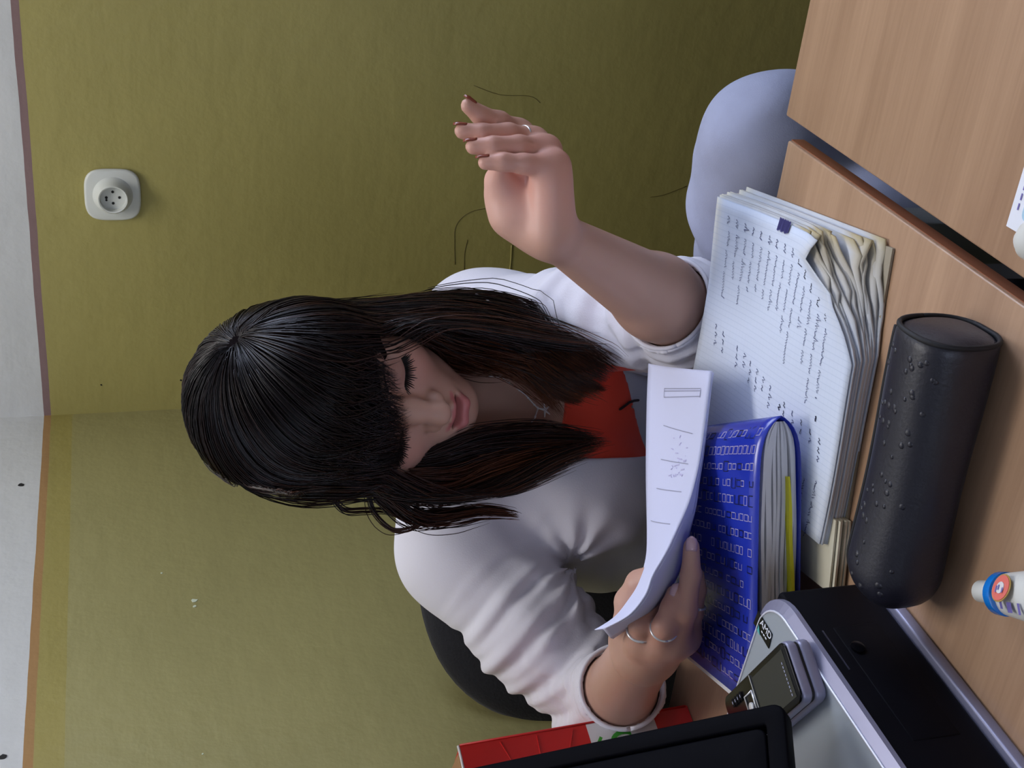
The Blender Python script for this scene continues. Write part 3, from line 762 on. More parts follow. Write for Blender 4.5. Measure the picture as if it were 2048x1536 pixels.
# ---------------------------------------------------------------- pencil case
c0 = Vector((0.0189,0.6354,0.7790)); c1 = Vector((-0.1530,0.7128,0.7790)); c0.z = c1.z = .7785
M['leather'] = mat('black_studded_leather', (27, 27, 38), .42, spec=.5, bump=(420, .25, .001))
pcse = empty('pencil_case', Vector(((c0.x+c1.x)/2, (c0.y+c1.y)/2, .75)), 'long black leather pencil case with raised dimples in front of the notebooks', 'pencil case')
ax = (c1-c0).normalized(); sd = Vector((-ax.y, ax.x, 0)); sd = sd if sd.y > 0 else -sd; LN = (c1-c0).length
def case_sec(a, th_):
    """point of the case skin: a along 0..1, th_ angle; flattened underneath, rounded ends"""
    e = 1.0
    d0, d1 = a*LN, (1-a)*LN
    if d1 < .03: e = math.sqrt(max(0, 1-((.03-d1)/.03)**2))*.86+.14
    if d0 < .006: e = .93+.07*math.sqrt(max(0, 1-((.006-d0)/.006)**2))
    c, s = math.cos(th_), math.sin(th_); p = 2.5
    r = (abs(c)**p+abs(s)**p)**(-1/p)
    y = c*r*.0285*e; z = s*r*.0272*(e if s > 0 else 1*.5+.5*e)*(1.0+.05*math.sin(a*7+1))
    return c0+ax*(a*LN)+sd*y+Z*max(z, -.0272)
V = []; F = []; NA, NT = 60, 48
al = [0.0]+[.004+.992*i/(NA-2) for i in range(NA-1)]
for a in al:
    for k in range(NT): V.append(case_sec(min(a, .999), 2*math.pi*k/NT))
for i in range(NA-1):
    for k in range(NT): F.append((i*NT+k, i*NT+(k+1) % NT, (i+1)*NT+(k+1) % NT, (i+1)*NT+k))
F.append(tuple(range((NA-1)*NT, NA*NT)))
body_ = mesh_obj('body', V, F, M['leather'], pcse, True)
bm = bmesh.new(); bm.from_mesh(body_.data); bmesh.ops.recalc_face_normals(bm, faces=bm.faces); bm.to_mesh(body_.data); bm.free()
# end panel set in at the right-hand end
V = []; F = []
for (sc, off) in ((.0, -.002), (.75, -.002), (.93, .0005), (1.0, .0015)):
    for k in range(NT):
        p = case_sec(0, 2*math.pi*k/NT); V.append(c0+(p-c0)*max(sc, .01)+ax*off)
for i in range(3):
    for k in range(NT): F.append((i*NT+k, i*NT+(k+1) % NT, (i+1)*NT+(k+1) % NT, (i+1)*NT+k))
mesh_obj('end_panel', V, F, M['leather'], pcse, True)
tube('piping', [case_sec(0.002, 2*math.pi*k/40)-ax*.0006 for k in range(41)], .0017, M['seam'], pcse, 8)
zp = [case_sec(a, 1.95) for a in [i/40 for i in range(40)]]
tube('zip', [case_sec(a, math.radians(42))+sd*.0004 for a in [.02+.93*i/40 for i in range(41)]], .0017, M['seam'], pcse, 8)
rn = random.Random(3); V = []; F = []
for i in range(52):                                            # raised quill dimples
    a = rn.uniform(.05, .93) if i > 14 else rn.uniform(.06, .3); tt = math.radians(rn.uniform(55, 140))
    p = case_sec(a, tt); q = case_sec(a, tt+.04); nrm = (q-p).normalized().cross(ax); nrm = nrm if nrm.z > 0 else -nrm
    u = ax; w = nrm.cross(u); r = rn.uniform(.0016, .0025); b0_ = len(V)
    for (rr, hh) in ((1, -.0002), (.8, .0003), (.4, .0006)):
        for k in range(8): 
            an = k*math.pi/4; V.append(p+(u*math.cos(an)+w*math.sin(an))*r*rr+nrm*hh)
    for j in range(2):
        for k in range(8): F.append((b0_+j*8+k, b0_+j*8+(k+1) % 8, b0_+(j+1)*8+(k+1) % 8, b0_+(j+1)*8+k))
    F.append(tuple(range(b0_+16, b0_+24)))
dq = mesh_obj('dimple', V, F, M['leather'], pcse, True); dq['kind'] = 'stuff'
bm = bmesh.new(); bm.from_mesh(dq.data); bmesh.ops.recalc_face_normals(bm, faces=bm.faces); bm.to_mesh(dq.data); bm.free()

# ---------------------------------------------------------------- glue bottle lying at the near edge
g0 = Vector((-0.1382,0.6431,0.7630)); gx = (Vector((-0.1351,0.5992,0.7630))-g0); gx.z = 0; gx.normalize(); gs = Vector((-gx.y, gx.x, 0)); gs = gs if gs.x > 0 else -gs
gc = Vector((g0.x, g0.y, .7632))+gx*.0040
gb = empty('glue_bottle', Vector((gc+gx*.05)[:2]+(.75,)), 'small white glue bottle with blue collar lying beside the pencil case', 'bottle')
lathe('cap', gc, gx, ((0, .0035), (.0006, .0055), (.002, .0066), (.015, .0072)), M['white_plastic'], gb, 28)
lathe('collar', gc+gx*.0145, gx, ((0, .0075), (.002, .0100), (.006, .0128), (.0115, .0130), (.012, .0122)), M['blue_plastic'], gb, 28)
lathe('body', gc+gx*.0262, gx, ((0, .0122), (.003, .0128), (.02, .0150), (.05, .0158), (.075, .0158), (.08, .012)), M['white_plastic'], gb, 28, (Z, .80))
sl = gc+gx*.0375+gs*.0055+Z*.0125; sn_ = (Z+gs*.45-gx*.1).normalized(); su = gx-sn_*gx.dot(sn_); su.normalize(); sw = sn_.cross(su)
for nm, r, h, m in (('seal', .0084, .0, 'gold'), ('seal_print', .0076, .0004, 'pink'), ('seal_print', .0035, .0008, 'white_card')):
    prism(nm, [sl+sn_*h+(su*math.cos(k*math.pi/14)+sw*math.sin(k*math.pi/14))*r for k in range(28)], sn_*.0005, M[m], gb)
mb = MB()
for dx, dy, l in ((-.003, .001, .004), (-.001, .0015, .003), (.003, 0, .003)): mb.add(ribbon_vf([sl+sn_*.0016+su*dx+sw*dy, sl+sn_*.0016+su*dx+sw*(dy-l)], .0011, sn_))
mb.build('seal_print', M['lilac_print'], gb)
mb = MB()
for k, (dx, w, l) in enumerate(((.006, .0022, .008), (.013, .004, .011), (.021, .002, .012))):
    o = gc+gx*(.030+dx)-gs*.002; mb.add(ribbon_vf([o+Z*.0132, o-gs*l*.55+Z*.0125], w, Z))
mb.build('label_print', M['lilac_print'], gb)

# ---------------------------------------------------------------- white card and white tube at the right edge of the frame
k0 = Vector((0.0793,0.6146,0.7503)); k1 = Vector((0.1218,0.5913,0.7503)); kd = (k1-k0).normalized(); kn = Vector((-kd.y, kd.x, 0)); kn = kn if kn.y < 0 else -kn
cd = empty('printed_card', k0+kd*.045+kn*.03, 'white printed card with a pale blue panel on the right-hand desk', 'card')
prism('card', [k0, k0+kd*.09, k0+kd*.09+kn*.055, k0+kn*.055], Z*.0006, M['paper'], cd)
prism('blue_panel', [p+Z*.0007 for p in rrect(k0+kd*.008+kn*.010, kd, kn, .074, .036, .004)], Z*.0002, M['pale_blue'], cd)
mb = MB()
for k in range(9): mb.add(ribbon_vf([k0+kd*(.012+k*.006)+kn*.0055+Z*.0009, k0+kd*(.016+k*.006)+kn*.0055+Z*.0009], .0012, Z))
mb.build('small_print', M['lilac_print'], cd)
w0 = Vector((0.0622,0.5883,0.7620)); wt = Vector(((0.0452,0.5882,0.7620)))
wd = Vector((.35, -.94, 0)).normalized(); wc = Vector((.062, .584, .7635))
wb = empty('white_bottle', Vector((wc.x, wc.y, .75))+wd*.05, 'white plastic bottle cut by the right edge of the frame', 'bottle')
lathe('body', wc, wd, ((0, .004), (.001, .0075), (.004, .0108), (.010, .0126), (.03, .0133), (.09, .0133), (.094, .010)), M['white_plastic'], wb, 28)
lathe('base', wc-wd*.0012, wd, ((0, .006), (.002, .0075)), M['white_plastic'], wb, 24)
# ---------------------------------------------------------------- the woman: implicit surfaces turned into meshes
FWD = np.array([0, math.cos(PITCH), -math.sin(PITCH)])
class Field:
    """signed distance built from blended round cones and ellipsoids"""
    def __init__(s): s.ops = []; s.post = []
    def cone(s, a, b, ra, rb=None, k=.01, op='add'):
        a = np.array(a, float); b = np.array(b, float); rb = ra if rb is None else rb
        ba = b-a; L2 = max(ba@ba, 1e-12); c = (a+b)/2; R = math.sqrt(L2)/2+max(ra, rb)
        def f(p):
            q = p-a; t = np.clip(q@ba/L2, 0, 1); return np.sqrt(((q-t[:, None]*ba)**2).sum(1))-(ra+(rb-ra)*t)
        s.ops.append((f, c, R, k, op)); return s
    def chain(s, pts, rad, k=.008, op='add'):
        for i in range(len(pts)-1): s.cone(pts[i], pts[i+1], rad[i], rad[i+1], k, op)
        return s
    def ell(s, c, r, A=None, k=.01, op='add'):
        c = np.array(c, float); r = np.array(r, float); A = np.eye(3) if A is None else A
        def f(p):
            q = ((p-c)@A)/r; k0 = np.sqrt((q*q).sum(1))+1e-9; k1 = np.sqrt(((q/r)**2).sum(1))+1e-9
            return k0*(k0-1)/k1
        s.ops.append((f, c, float(r.max()), k, op)); return s
    def ev(s, p, center=None, rad=None):
        d = np.full(len(p), 1.0)
        for f, c, R, k, op in s.ops:
            if center is not None and np.linalg.norm(center-c) > R+rad+k+.012: continue
            e = f(p)
            if op == 'add':
                h = np.maximum(k-np.abs(d-e), 0)/k; d = np.minimum(d, e)-h*h*k*.25
            else:
                e = -e; h = np.maximum(k-np.abs(d-e), 0)/k; d = np.maximum(d, e)+h*h*k*.25
        for g in s.post: d = g(p, d)
        return d
    def grad(s, p, h=.0008):
        g = np.stack([s.ev(p+np.eye(3)[i]*h)-s.ev(p-np.eye(3)[i]*h) for i in range(3)], 1)
        return g/(np.linalg.norm(g, axis=1, keepdims=True)+1e-9)
    def snap(s, p, off=0.0, n=6):
        p = np.array(p, float).reshape(-1, 3)
        for _ in range(n): p = p-s.grad(p)*(s.ev(p)-off)[:, None]
        return p
def surface_nets(field, lo, hi, h, B=12):
    lo = np.array(lo, float); hi = np.array(hi, float)
    nb_ = np.ceil((hi-lo)/(B*h)).astype(int); N = nb_*B+2
    g = np.stack(np.meshgrid(*[np.arange(n) for n in nb_], indexing='ij'), -1).reshape(-1, 3)
    cen = lo+(g+.5)*B*h; br = B*h*.8661
    d = np.concatenate([field.ev(c) for c in np.array_split(cen, max(1, len(cen)//20000))])
    keep = np.abs(d) < br*1.25+.012
    g = g[keep]; cen = cen[keep]
    ax = np.arange(B+1); loc = np.stack(np.meshgrid(ax, ax, ax, indexing='ij'), -1).reshape(-1, 3)
    ids = []; pos = []; quads = []
    corner = np.array([(i, j, k) for i in (0, 1) for j in (0, 1) for k in (0, 1)])
    edges = [(a, b) for a in range(8) for b in range(a+1, 8) if np.abs(corner[a]-corner[b]).sum() == 1]
    gid = lambda ijk: (ijk[:, 0].astype(np.int64)*N[1]+ijk[:, 1])*N[2]+ijk[:, 2]
    for gi, c in zip(g, cen):
        base = gi*B; p = lo+(base+loc)*h
        v = field.ev(p, c, br+h).reshape(B+1, B+1, B+1); s = v < 0
        if s.all() or not s.any(): continue
        cnt = sum(s[i:B+i, j:B+j, k:B+k].astype(np.int8) for i, j, k in corner)
        I, J, K = np.nonzero((cnt > 0) & (cnt < 8)); cells = np.stack([I, J, K], 1)
        vals = np.stack([v[I+i, J+j, K+k] for i, j, k in corner], 1)
        acc = np.zeros((len(cells), 3)); n = np.zeros(len(cells))
        for a, b in edges:
            va, vb = vals[:, a], vals[:, b]; m = (va < 0) != (vb < 0); t = np.where(m, va/np.where(m, va-vb, 1), 0)
            acc += np.where(m[:, None], corner[a]+(corner[b]-corner[a])*t[:, None], 0); n += m
        ids.append(gid(base+cells)); pos.append(lo+(base+cells+acc/n[:, None])*h)
        for axn in range(3):
            e = [0, 0, 0]; e[axn] = 1
            s0 = s[:B, :B, :B]; s1 = s[e[0]:B+e[0], e[1]:B+e[1], e[2]:B+e[2]]
            Q = np.stack(np.nonzero(s0 != s1), 1)
            if len(Q) == 0: continue
            flip = s0[Q[:, 0], Q[:, 1], Q[:, 2]]; Q = Q+base
            u = np.eye(3, dtype=int)[(axn+1) % 3]; w = np.eye(3, dtype=int)[(axn+2) % 3]
            q = np.stack([gid(Q-u-w), gid(Q-w), gid(Q), gid(Q-u)], 1)
            q[~flip] = q[~flip][:, ::-1]; quads.append(q)
    ids = np.concatenate(ids); pos = np.concatenate(pos); quads = np.concatenate(quads)
    uid, ix = np.unique(ids, return_index=True); pos = pos[ix]
    loc_ = np.searchsorted(uid, quads); loc_c = np.clip(loc_, 0, len(uid)-1)
    ok = (uid[loc_c] == quads).all(1); return pos, loc_c[ok]
def relax(V, Q, it=1, lam=.5):
    for _ in range(it):
        acc = np.zeros_like(V); n = np.zeros(len(V))
        for a in range(4):
            np.add.at(acc, Q[:, a], V[Q[:, (a+1) % 4]]); np.add.at(n, Q[:, a], 1)
            np.add.at(acc, Q[:, a], V[Q[:, (a-1) % 4]]); np.add.at(n, Q[:, a], 1)
        V = V*(1-lam)+lam*acc/np.maximum(n, 1)[:, None]
    return V
A_ = lambda *p: np.array(p, float)

# ---- head frame: x to the viewer's right, y out of the face, z up
HO = A_(-.008, 1.167, 1.057)
HM = np.array([[0.989, -0.137, 0.055], [-0.092, -0.864, -0.495], [-0.115, -0.485, 0.867]])
HM, _ = np.linalg.qr(HM); HM = HM*np.sign(np.diag(HM.T@np.array([[0.989, -0.137, 0.055], [-0.092, -0.864, -0.495], [-0.115, -0.485, 0.867]])))
def H(x, y, z): return HO+HM@A_(x, y, z)
def HL(p): return (np.asarray(p)-HO)@HM

# ---- joints
LSH = A_(*(0.0602,1.3562,0.8629)); LEL = A_(*(0.0529,1.0666,0.7394)); LWR = A_(*(0.1157,0.9293,0.9213))
RSH = A_(*(-0.1755,1.3076,0.9088)); REL = A_(*(-0.3383,1.2027,0.7899)); RWR = A_(*(-0.2243,0.9589,0.8480))
NECK0 = H(0, -.028, -.05); NECK1 = A_(*(-0.0246,1.3055,0.8683))
CHEST = A_(*(-0.0658,1.3555,0.7930)); WAIST = A_(*(-0.0768,1.3534,0.6513)); PELV = A_(-.07, 1.37, .53)
BR_R = A_(*(-0.1091,1.2510,0.7770)); BR_L = A_(*(-0.0052,1.2777,0.7616))

body = Field()
# cranium, face
body.ell(H(0, -.018, .030), (.075, .096, .088), HM, .01)
body.ell(H(0, .018, -.030), (.060, .064, .080), HM, .02)
body.cone(H(-.052, .0, -.055), H(-.012, .056, -.092), .017, .016, .025)
body.cone(H(.052, .0, -.055), H(.012, .056, -.092), .017, .016, .025)
body.ell(H(0, .060, -.095), (.020, .017, .0155), HM, .018)
for sx_ in (-1, 1):
    body.ell(H(.038*sx_, .050, -.026), (.025, .024, .026), HM, .022)          # cheek
    body.ell(H(.034*sx_, .088, .0015), (.017, .011, .011), HM, .014, 'sub')   # eye socket
    body.ell(H(.0315*sx_, .0655, -.001), (.0165, .0145, .0135), HM, .004)     # closed lid over the eye
    body.cone(H(.016*sx_, .082, .020), H(.046*sx_, .070, .020), .006, .005, .014)  # brow
    body.ell(H(.063*sx_, -.012, -.008), (.008, .018, .028), HM, .006)         # ear
body.chain([H(0, .078, .012), H(0, .088, -.012), H(0, .0985, -.033)], [.0075, .0080, .0092], .014)
body.ell(H(0, .0985, -.0355), (.0105, .0105, .009), HM, .008)
for sx_ in (-1, 1):
    body.ell(H(.0120*sx_, .0875, -.0385), (.0072, .0095, .0068), HM, .007)
    body.ell(H(.0062*sx_, .0930, -.0465), (.0034, .0045, .0036), HM, .003, 'sub')
# mouth: muzzle, lips, parted opening
body.ell(H(0, .066, -.066), (.028, .019, .020), HM, .016)
body.chain([H(-.021, .0775, -.0655), H(-.006, .0870, -.0605), H(0, .0868, -.0618), H(.006, .0870, -.0605), H(.021, .0775, -.0655)], [.0018, .0034, .0032, .0034, .0018], .005)
body.chain([H(-.020, .0770, -.0680), H(-.008, .0855, -.0765), H(.008, .0855, -.0765), H(.020, .0770, -.0680)], [.0022, .0062, .0062, .0022], .005)
body.ell(H(0, .0835, -.0690), (.0165, .014, .0034), HM, .0025, 'sub')
# neck, chest
body.cone(NECK0, NECK1, .052, .055, .02)
body.chain([A_(*(0.0387,1.3406,0.8462)), NECK1, A_(*(-0.1414,1.3071,0.8735))], [.040, .048, .042], .05)
body.cone(LSH, RSH, .056, .056, .05)
body.ell(CHEST, (.150, .098, .165), None, .05)
body.ell(WAIST, (.125, .092, .15), None, .06)
body.cone(WAIST, PELV, .10, .12, .06)
body.ell(BR_R, (.064, .060, .060), None, .035); body.ell(BR_L, (.064, .060, .060), None, .035)
# arms
body.chain([LSH, LEL], [.050, .042], .02); body.chain([RSH, REL], [.052, .036], .02)
LM = LEL+(LWR-LEL)*.30; RM = REL+(RWR-REL)*.35
body.chain([LEL, LM, LWR], [.038, .0365, .0185], .015)
body.chain([REL, RM, RWR], [.036, .0335, .0255], .015)
# her left hand, raised, palm up and towards the camera, fingers curling up
HANDL = dict(
    little=([(0.1656,0.9001,0.9282), (0.1652,0.8946,0.9545), (0.1667,0.8954,0.9707), (0.1670,0.8994,0.9836)], [.0092, .0076, .0068, .0058]),
    ring=([(0.1798,0.9142,0.9299), (0.1808,0.9051,0.9547), (0.1802,0.9034,0.9759), (0.1805,0.9077,0.9900)], [.0096, .0082, .0072, .0062]),
    middle=([(0.1893,0.9312,0.9341), (0.1931,0.9207,0.9577), (0.1924,0.9172,0.9800), (0.1948,0.9206,0.9944)], [.0098, .0084, .0074, .0063]),
    index=([(0.1991,0.9488,0.9400), (0.2052,0.9342,0.9607), (0.2088,0.9289,0.9771), (0.2153,0.9257,0.9873)], [.0096, .0084, .0072, .0062]),
    thumb=([(0.1356,0.9429,0.9483), (0.1487,0.9382,0.9598), (0.1591,0.9255,0.9664), (0.1650,0.9154,0.9675)], [.0150, .0115, .0092, .0075]))
fl = Field()
for nm, (pts, rad) in HANDL.items(): fl.chain(pts, rad, .0035)
for f in fl.ops: body.ops.append(f)
for nm, w0 in (('little', (0.1185,0.9137,0.9282)), ('ring', (0.1190,0.9241,0.9279)), ('middle', (0.1232,0.9319,0.9296)), ('index', (0.1292,0.9407,0.9343))):
    body.cone(w0, HANDL[nm][0][0], .0165, .0098, .012)
body.cone((0.1166,0.9116,0.9282), (0.1502,0.9041,0.9312), .0150, .0145, .012)       # heel of the hand, little-finger side
body.chain([(0.1245,0.9346,0.9382), (0.1342,0.9336,0.9521), (0.1493,0.9296,0.9592)], [.0175, .0165, .0120], .014)  # ball of the thumb
body.cone(LWR, (0.1280,0.9321,0.9335), .0190, .0175, .012)
# her right hand gripping the paper
HANDR = dict(
    index=([(-0.2109,0.9299,0.8624), (-0.1943,0.9122,0.8696), (-0.1831,0.9156,0.8602), (-0.1741,0.9226,0.8489)], [.0120, .0100, .0088, .0078]),
    middle=([(-0.2122,0.9185,0.8527), (-0.1927,0.8920,0.8584), (-0.1783,0.8885,0.8538), (-0.1683,0.8894,0.8499)], [.0120, .0096, .0082, .0070]),
    ring=([(-0.2097,0.9101,0.8425), (-0.1813,0.8844,0.8440), (-0.1529,0.8782,0.8409), (-0.1314,0.8796,0.8387)], [.0112, .0090, .0078, .0064]),
    little=([(-0.2078,0.9171,0.8313), (-0.1871,0.9038,0.8287), (-0.1689,0.8998,0.8262), (-0.1571,0.8997,0.8257)], [.0098, .0080, .0070, .0060]),
    thumb=([(-0.2125,0.9661,0.8542), (-0.1848,0.9590,0.8584), (-0.1676,0.9437,0.8561), (-0.1589,0.9286,0.8481)], [.0165, .0135, .0115, .0095]))
fr = Field()
for nm, (pts, rad) in HANDR.items(): fr.chain(pts, rad, .0035)
for f in fr.ops: body.ops.append(f)
for nm in ('index', 'middle', 'ring', 'little'): body.cone(RWR, HANDR[nm][0][0], .022, .0125, .012)
body.cone(RWR, HANDR['thumb'][0][0], .022, .016, .014)

lo = np.minimum.reduce([p for f, p, R, k, op in body.ops])-.17; hi = np.maximum.reduce([p for f, p, R, k, op in body.ops])+.17
VB, QB = surface_nets(body, lo, hi, .0021)
# skin colour: the skin's own lips, cheeks and lids, and lighter palms
SK = np.array(srgb(188, 148, 130)[:3]); LIP = np.array(srgb(186, 112, 110)[:3]); LID = np.array(srgb(146, 106, 96)[:3]); ROSY = np.array(srgb(206, 142, 130)[:3]); PALM = np.array(srgb(226, 180, 164)[:3])
hl = HL(VB); colb = np.tile(SK, (len(VB), 1))
def blend(w, c):
    global colb
    w = np.clip(w, 0, 1)[:, None]; colb = colb*(1-w)+c*w
def ls(c, r): return np.sqrt((((hl-np.array(c))/np.array(r))**2).sum(1))
blend(.45*np.exp(-ls((.040, .065, -.026), (.020, .03, .018))**2)+.45*np.exp(-ls((-.040, .065, -.026), (.020, .03, .018))**2), ROSY)
blend(.6*np.clip(1.5-ls((.0315, .078, .003), (.017, .02, .011)), 0, 1)+.6*np.clip(1.5-ls((-.0315, .078, .003), (.017, .02, .011)), 0, 1), LID)
lipz = np.minimum(ls((0, .084, -.0622), (.0185, .02, .0034)), ls((0, .082, -.0760), (.0180, .02, .0080)))
blend(.95*np.clip((1.12-lipz)*6, 0, 1)*(hl[:, 1] > .068), LIP)
blend(1.0*np.clip((1.1-ls((0, .0765, -.069), (.018, .009, .0036)))*6, 0, 1), np.array(srgb(70, 24, 24)[:3]))
for c, r, a in (((0.1416,0.9179,0.9518), .030, .9), ((0.1393,0.9033,0.9385), .026, .8), ((0.1698,0.9046,0.9765), .03, .5)):
    blend(a*np.exp(-((VB-np.array(c))**2).sum(1)/r**2), PALM)
for c, r, a in (((0.1411,0.9021,0.9347), .03, .30), ((0.1782,0.9057,0.9296), .03, .3), ((-0.1886,0.8926,0.8537), .045, .4), ((0.1822,0.9098,0.9763), .05, .35)):
    blend(a*np.exp(-((VB-np.array(c))**2).sum(1)/r**2), ROSY)
M['skin'] = mat('skin', (208, 160, 136), .48, spec=.4, attr='col', sss=.12, bump=(900, .06, .0006))
person = big_mesh('person', VB, QB, M['skin'], None, True, colb)
tag(person, 'dark-haired woman in a white cardigan sitting at the desk, reading a paper, one hand raised', 'person')

# ---------------------------------------------------------------- clothing
def line_plane(a, b, sgn):
    """plane holding the edge a-b and the viewing direction; negative on the side given by sgn"""
    a = np.array(a); b = np.array(b); n = np.cross(b-a, FWD); n /= np.linalg.norm(n)
    if n[0]*sgn < 0: n = -n
    return lambda p: (p-a)@n
def sleeve_wrinkle(A, B, amp, freq, seed, f0=.1):
    A = np.array(A); B = np.array(B); L = np.linalg.norm(B-A); ax_ = (B-A)/L
    u_, w_ = [np.array(x) for x in frame_of(ax_)]
    def g(p):
        q = p-A; t = q@ax_/L; r = np.linalg.norm(q-np.outer(q@ax_, ax_), axis=1); th = np.arctan2(q@w_, q@u_)
        m = np.clip((t-f0)*4, 0, 1)*np.clip((1.12-t)*5, 0, 1)*np.clip(1.6-r/.075, 0, 1)
        ph_ = t*L*freq+1.4*np.sin(th+seed)+.8*np.sin(2*th+3*t+seed*2)
        s1 = np.sin(ph_); s2 = np.sin(ph_*1.73+2*th+seed)
        return amp*m*(.65*np.sign(s1)*np.abs(s1)**.8+.35*s2+.3*np.sin(ph_*.5+th))
    return g
card = Field()
card.cone(LSH, RSH, .066, .068, .05)
card.chain([A_(*(0.0453,1.3621,0.8483)), A_(*(-0.0250,1.3673,0.8650)), A_(*(-0.1490,1.3264,0.8682))], [.062, .062, .062], .05)
card.ell(CHEST, (.170, .114, .170), None, .05)
card.ell(WAIST+A_(-.012, 0, 0), (.160, .112, .165), None, .06)
card.cone(WAIST, PELV, .115, .132, .06)
card.ell(BR_R, (.074, .070, .072), None, .035); card.ell(BR_L, (.074, .070, .072), None, .035)
card.chain([LSH, LSH+(LEL-LSH)*.55, LEL], [.058, .056, .051], .03)
card.chain([RSH, RSH+(REL-RSH)*.5, REL], [.064, .059, .050], .03)
LC = LEL+(LWR-LEL)*.21; RC = REL+(RWR-REL)*.42
card.chain([LEL, LC], [.051, .0435], .02); card.chain([REL, RC], [.048, .0405], .02)
wr_ = [sleeve_wrinkle(RSH, REL, .0050, 190, .4, .15), sleeve_wrinkle(LSH, LEL, .0046, 120, 2.1, .15), sleeve_wrinkle(REL, RC+(RC-REL)*.3, .0020, 330, 1.0, -.4), sleeve_wrinkle(LEL, LC+(LC-LEL)*.3, .0026, 380, 1.0, -.4)]
def torso_folds(p, d):
    m = np.clip((.93-p[:, 2])*12, 0, 1)
    f = np.sin((p[:, 2]*1.0-p[:, 0]*.75)*95+2*np.sin(p[:, 0]*20))
    g = np.sin((p[:, 2]*.5+p[:, 0]*1.1)*60+1.5)
    near_side = np.clip((-.09-p[:, 0])*14, 0, 1)
    return d-m*(.0016*f*near_side+.0012*g)
card.post.append(lambda p, d: d-sum(w(p) for w in wr_))
def armpit_folds(p, d):
    m = np.zeros(len(p))
    for c, amp, ph in (((-0.1946,1.1944,0.8138), .0042, .3), ((0.0575,1.2167,0.7846), .0030, 1.2)):
        q = p-np.array(c); th = np.arctan2(q[:, 2]+.15*q[:, 1], q[:, 0]); r = np.sqrt((q*q).sum(1))
        m += amp*np.sin(9*th+ph+1.3*np.sin(2*th))*np.exp(-(r/.065)**2)*np.clip(r/.015, 0, 1)
    return d-m
card.post.append(torso_folds); card.post.append(armpit_folds)
l1 = line_plane((-0.1104,1.2576,0.9164), (-0.0783,1.2272,0.8185), 1); l2 = line_plane((-0.0783,1.2272,0.8185), (-0.0820,1.2001,0.7311), 1)
r1 = line_plane((0.0836,1.2503,0.8928), (0.0168,1.2158,0.7814), -1); r2 = line_plane((0.0168,1.2158,0.7814), (0.0016,1.1990,0.7274), -1)
def opening(p, d):
    left = np.maximum(-l1(p), -l2(p)) if False else np.minimum(-l1(p)*-1, -l2(p)*-1)
    right = np.minimum(r1(p)*1, r2(p)*1)
    cut = np.maximum(np.maximum(left, right), (p-CHEST)@FWD-.0)
    return np.maximum(d, -cut)
def sides(a, b, inside):
    """signed distance to the edge plane, negative on the side of the point 'inside'"""
    a = np.array(a); b = np.array(b); n = np.cross(b-a, FWD); n /= np.linalg.norm(n)
    if (np.array(inside)-a)@n > 0: n = -n
    return lambda p: (p-a)@n
MID = (-0.0313,1.2149,0.7786)
sl1 = sides((-0.1104,1.2576,0.9164), (-0.0783,1.2272,0.8185), MID); sl2 = sides((-0.0783,1.2272,0.8185), (-0.0820,1.2001,0.7311), MID)
sr1 = sides((0.0836,1.2503,0.8928), (0.0168,1.2158,0.7814), MID); sr2 = sides((0.0168,1.2158,0.7814), (0.0016,1.1990,0.7274), MID)
def opening(p, d):
    left = np.minimum(sl1(p), sl2(p)); right = np.minimum(sr1(p), sr2(p))
    cut = np.maximum(np.maximum(left, right), (p-NECK1)@FWD-.02)
    cut = np.maximum(cut, np.abs(p[:, 0]+.020)-.088)
    return np.maximum(d, -cut)
card.post.append(opening)
def cuffs(p, d):
    for A, B in ((LEL, LC), (REL, RC)):
        ax_ = (B-A)/np.linalg.norm(B-A); e = (p-B)@ax_
        near = np.linalg.norm(p-B, axis=1)-.12
        d = np.where((e > -.0) & (near < 0) & (np.linalg.norm(p-B-np.outer(e, ax_), axis=1) < .075) & (e < .12), np.maximum(d, e), d)
    return d
card.post.append(cuffs)
neckhole = Field(); neckhole.cone(NECK0, NECK1-np.array([0, 0, .02]), .064, .060)
card.post.append(lambda p, d: np.maximum(d, -(neckhole.ev(p))))
inner = Field(); inner.ops = [o for o in body.ops]
card.post.append(lambda p, d: np.maximum(d, -(inner.ev(p)-.0012)))
card.post.append(lambda p, d: np.maximum(d, .60-p[:, 2]))
lo = np.minimum.reduce([LSH, RSH, LEL, REL, PELV])-.2; hi = np.maximum.reduce([LSH, RSH, LEL, REL, PELV])+.2
VC, QC = surface_nets(card, lo, hi, .0026); VC = relax(VC, QC, 1, .4)
M['cardigan'] = mat('white_knit', (226, 224, 235), .9, bump=(700, .25, .0008), sheen=.25)
big_mesh('cardigan', VC, QC, M['cardigan'], person)
def cuff_rim(A, B, r):
    ax_ = (B-A)/np.linalg.norm(B-A); u_, w_ = [np.array(x) for x in frame_of(ax_)]
    ring_ = [B+ax_*.0005+(u_*math.cos(a)+w_*math.sin(a))*r for a in [2*math.pi*k/48 for k in range(49)]]
    return tube('cuff', ring_, .0021, M['cardigan'], person, 8)

cuff_rim(LEL, LC, .0425); cuff_rim(REL, RC, .0395)
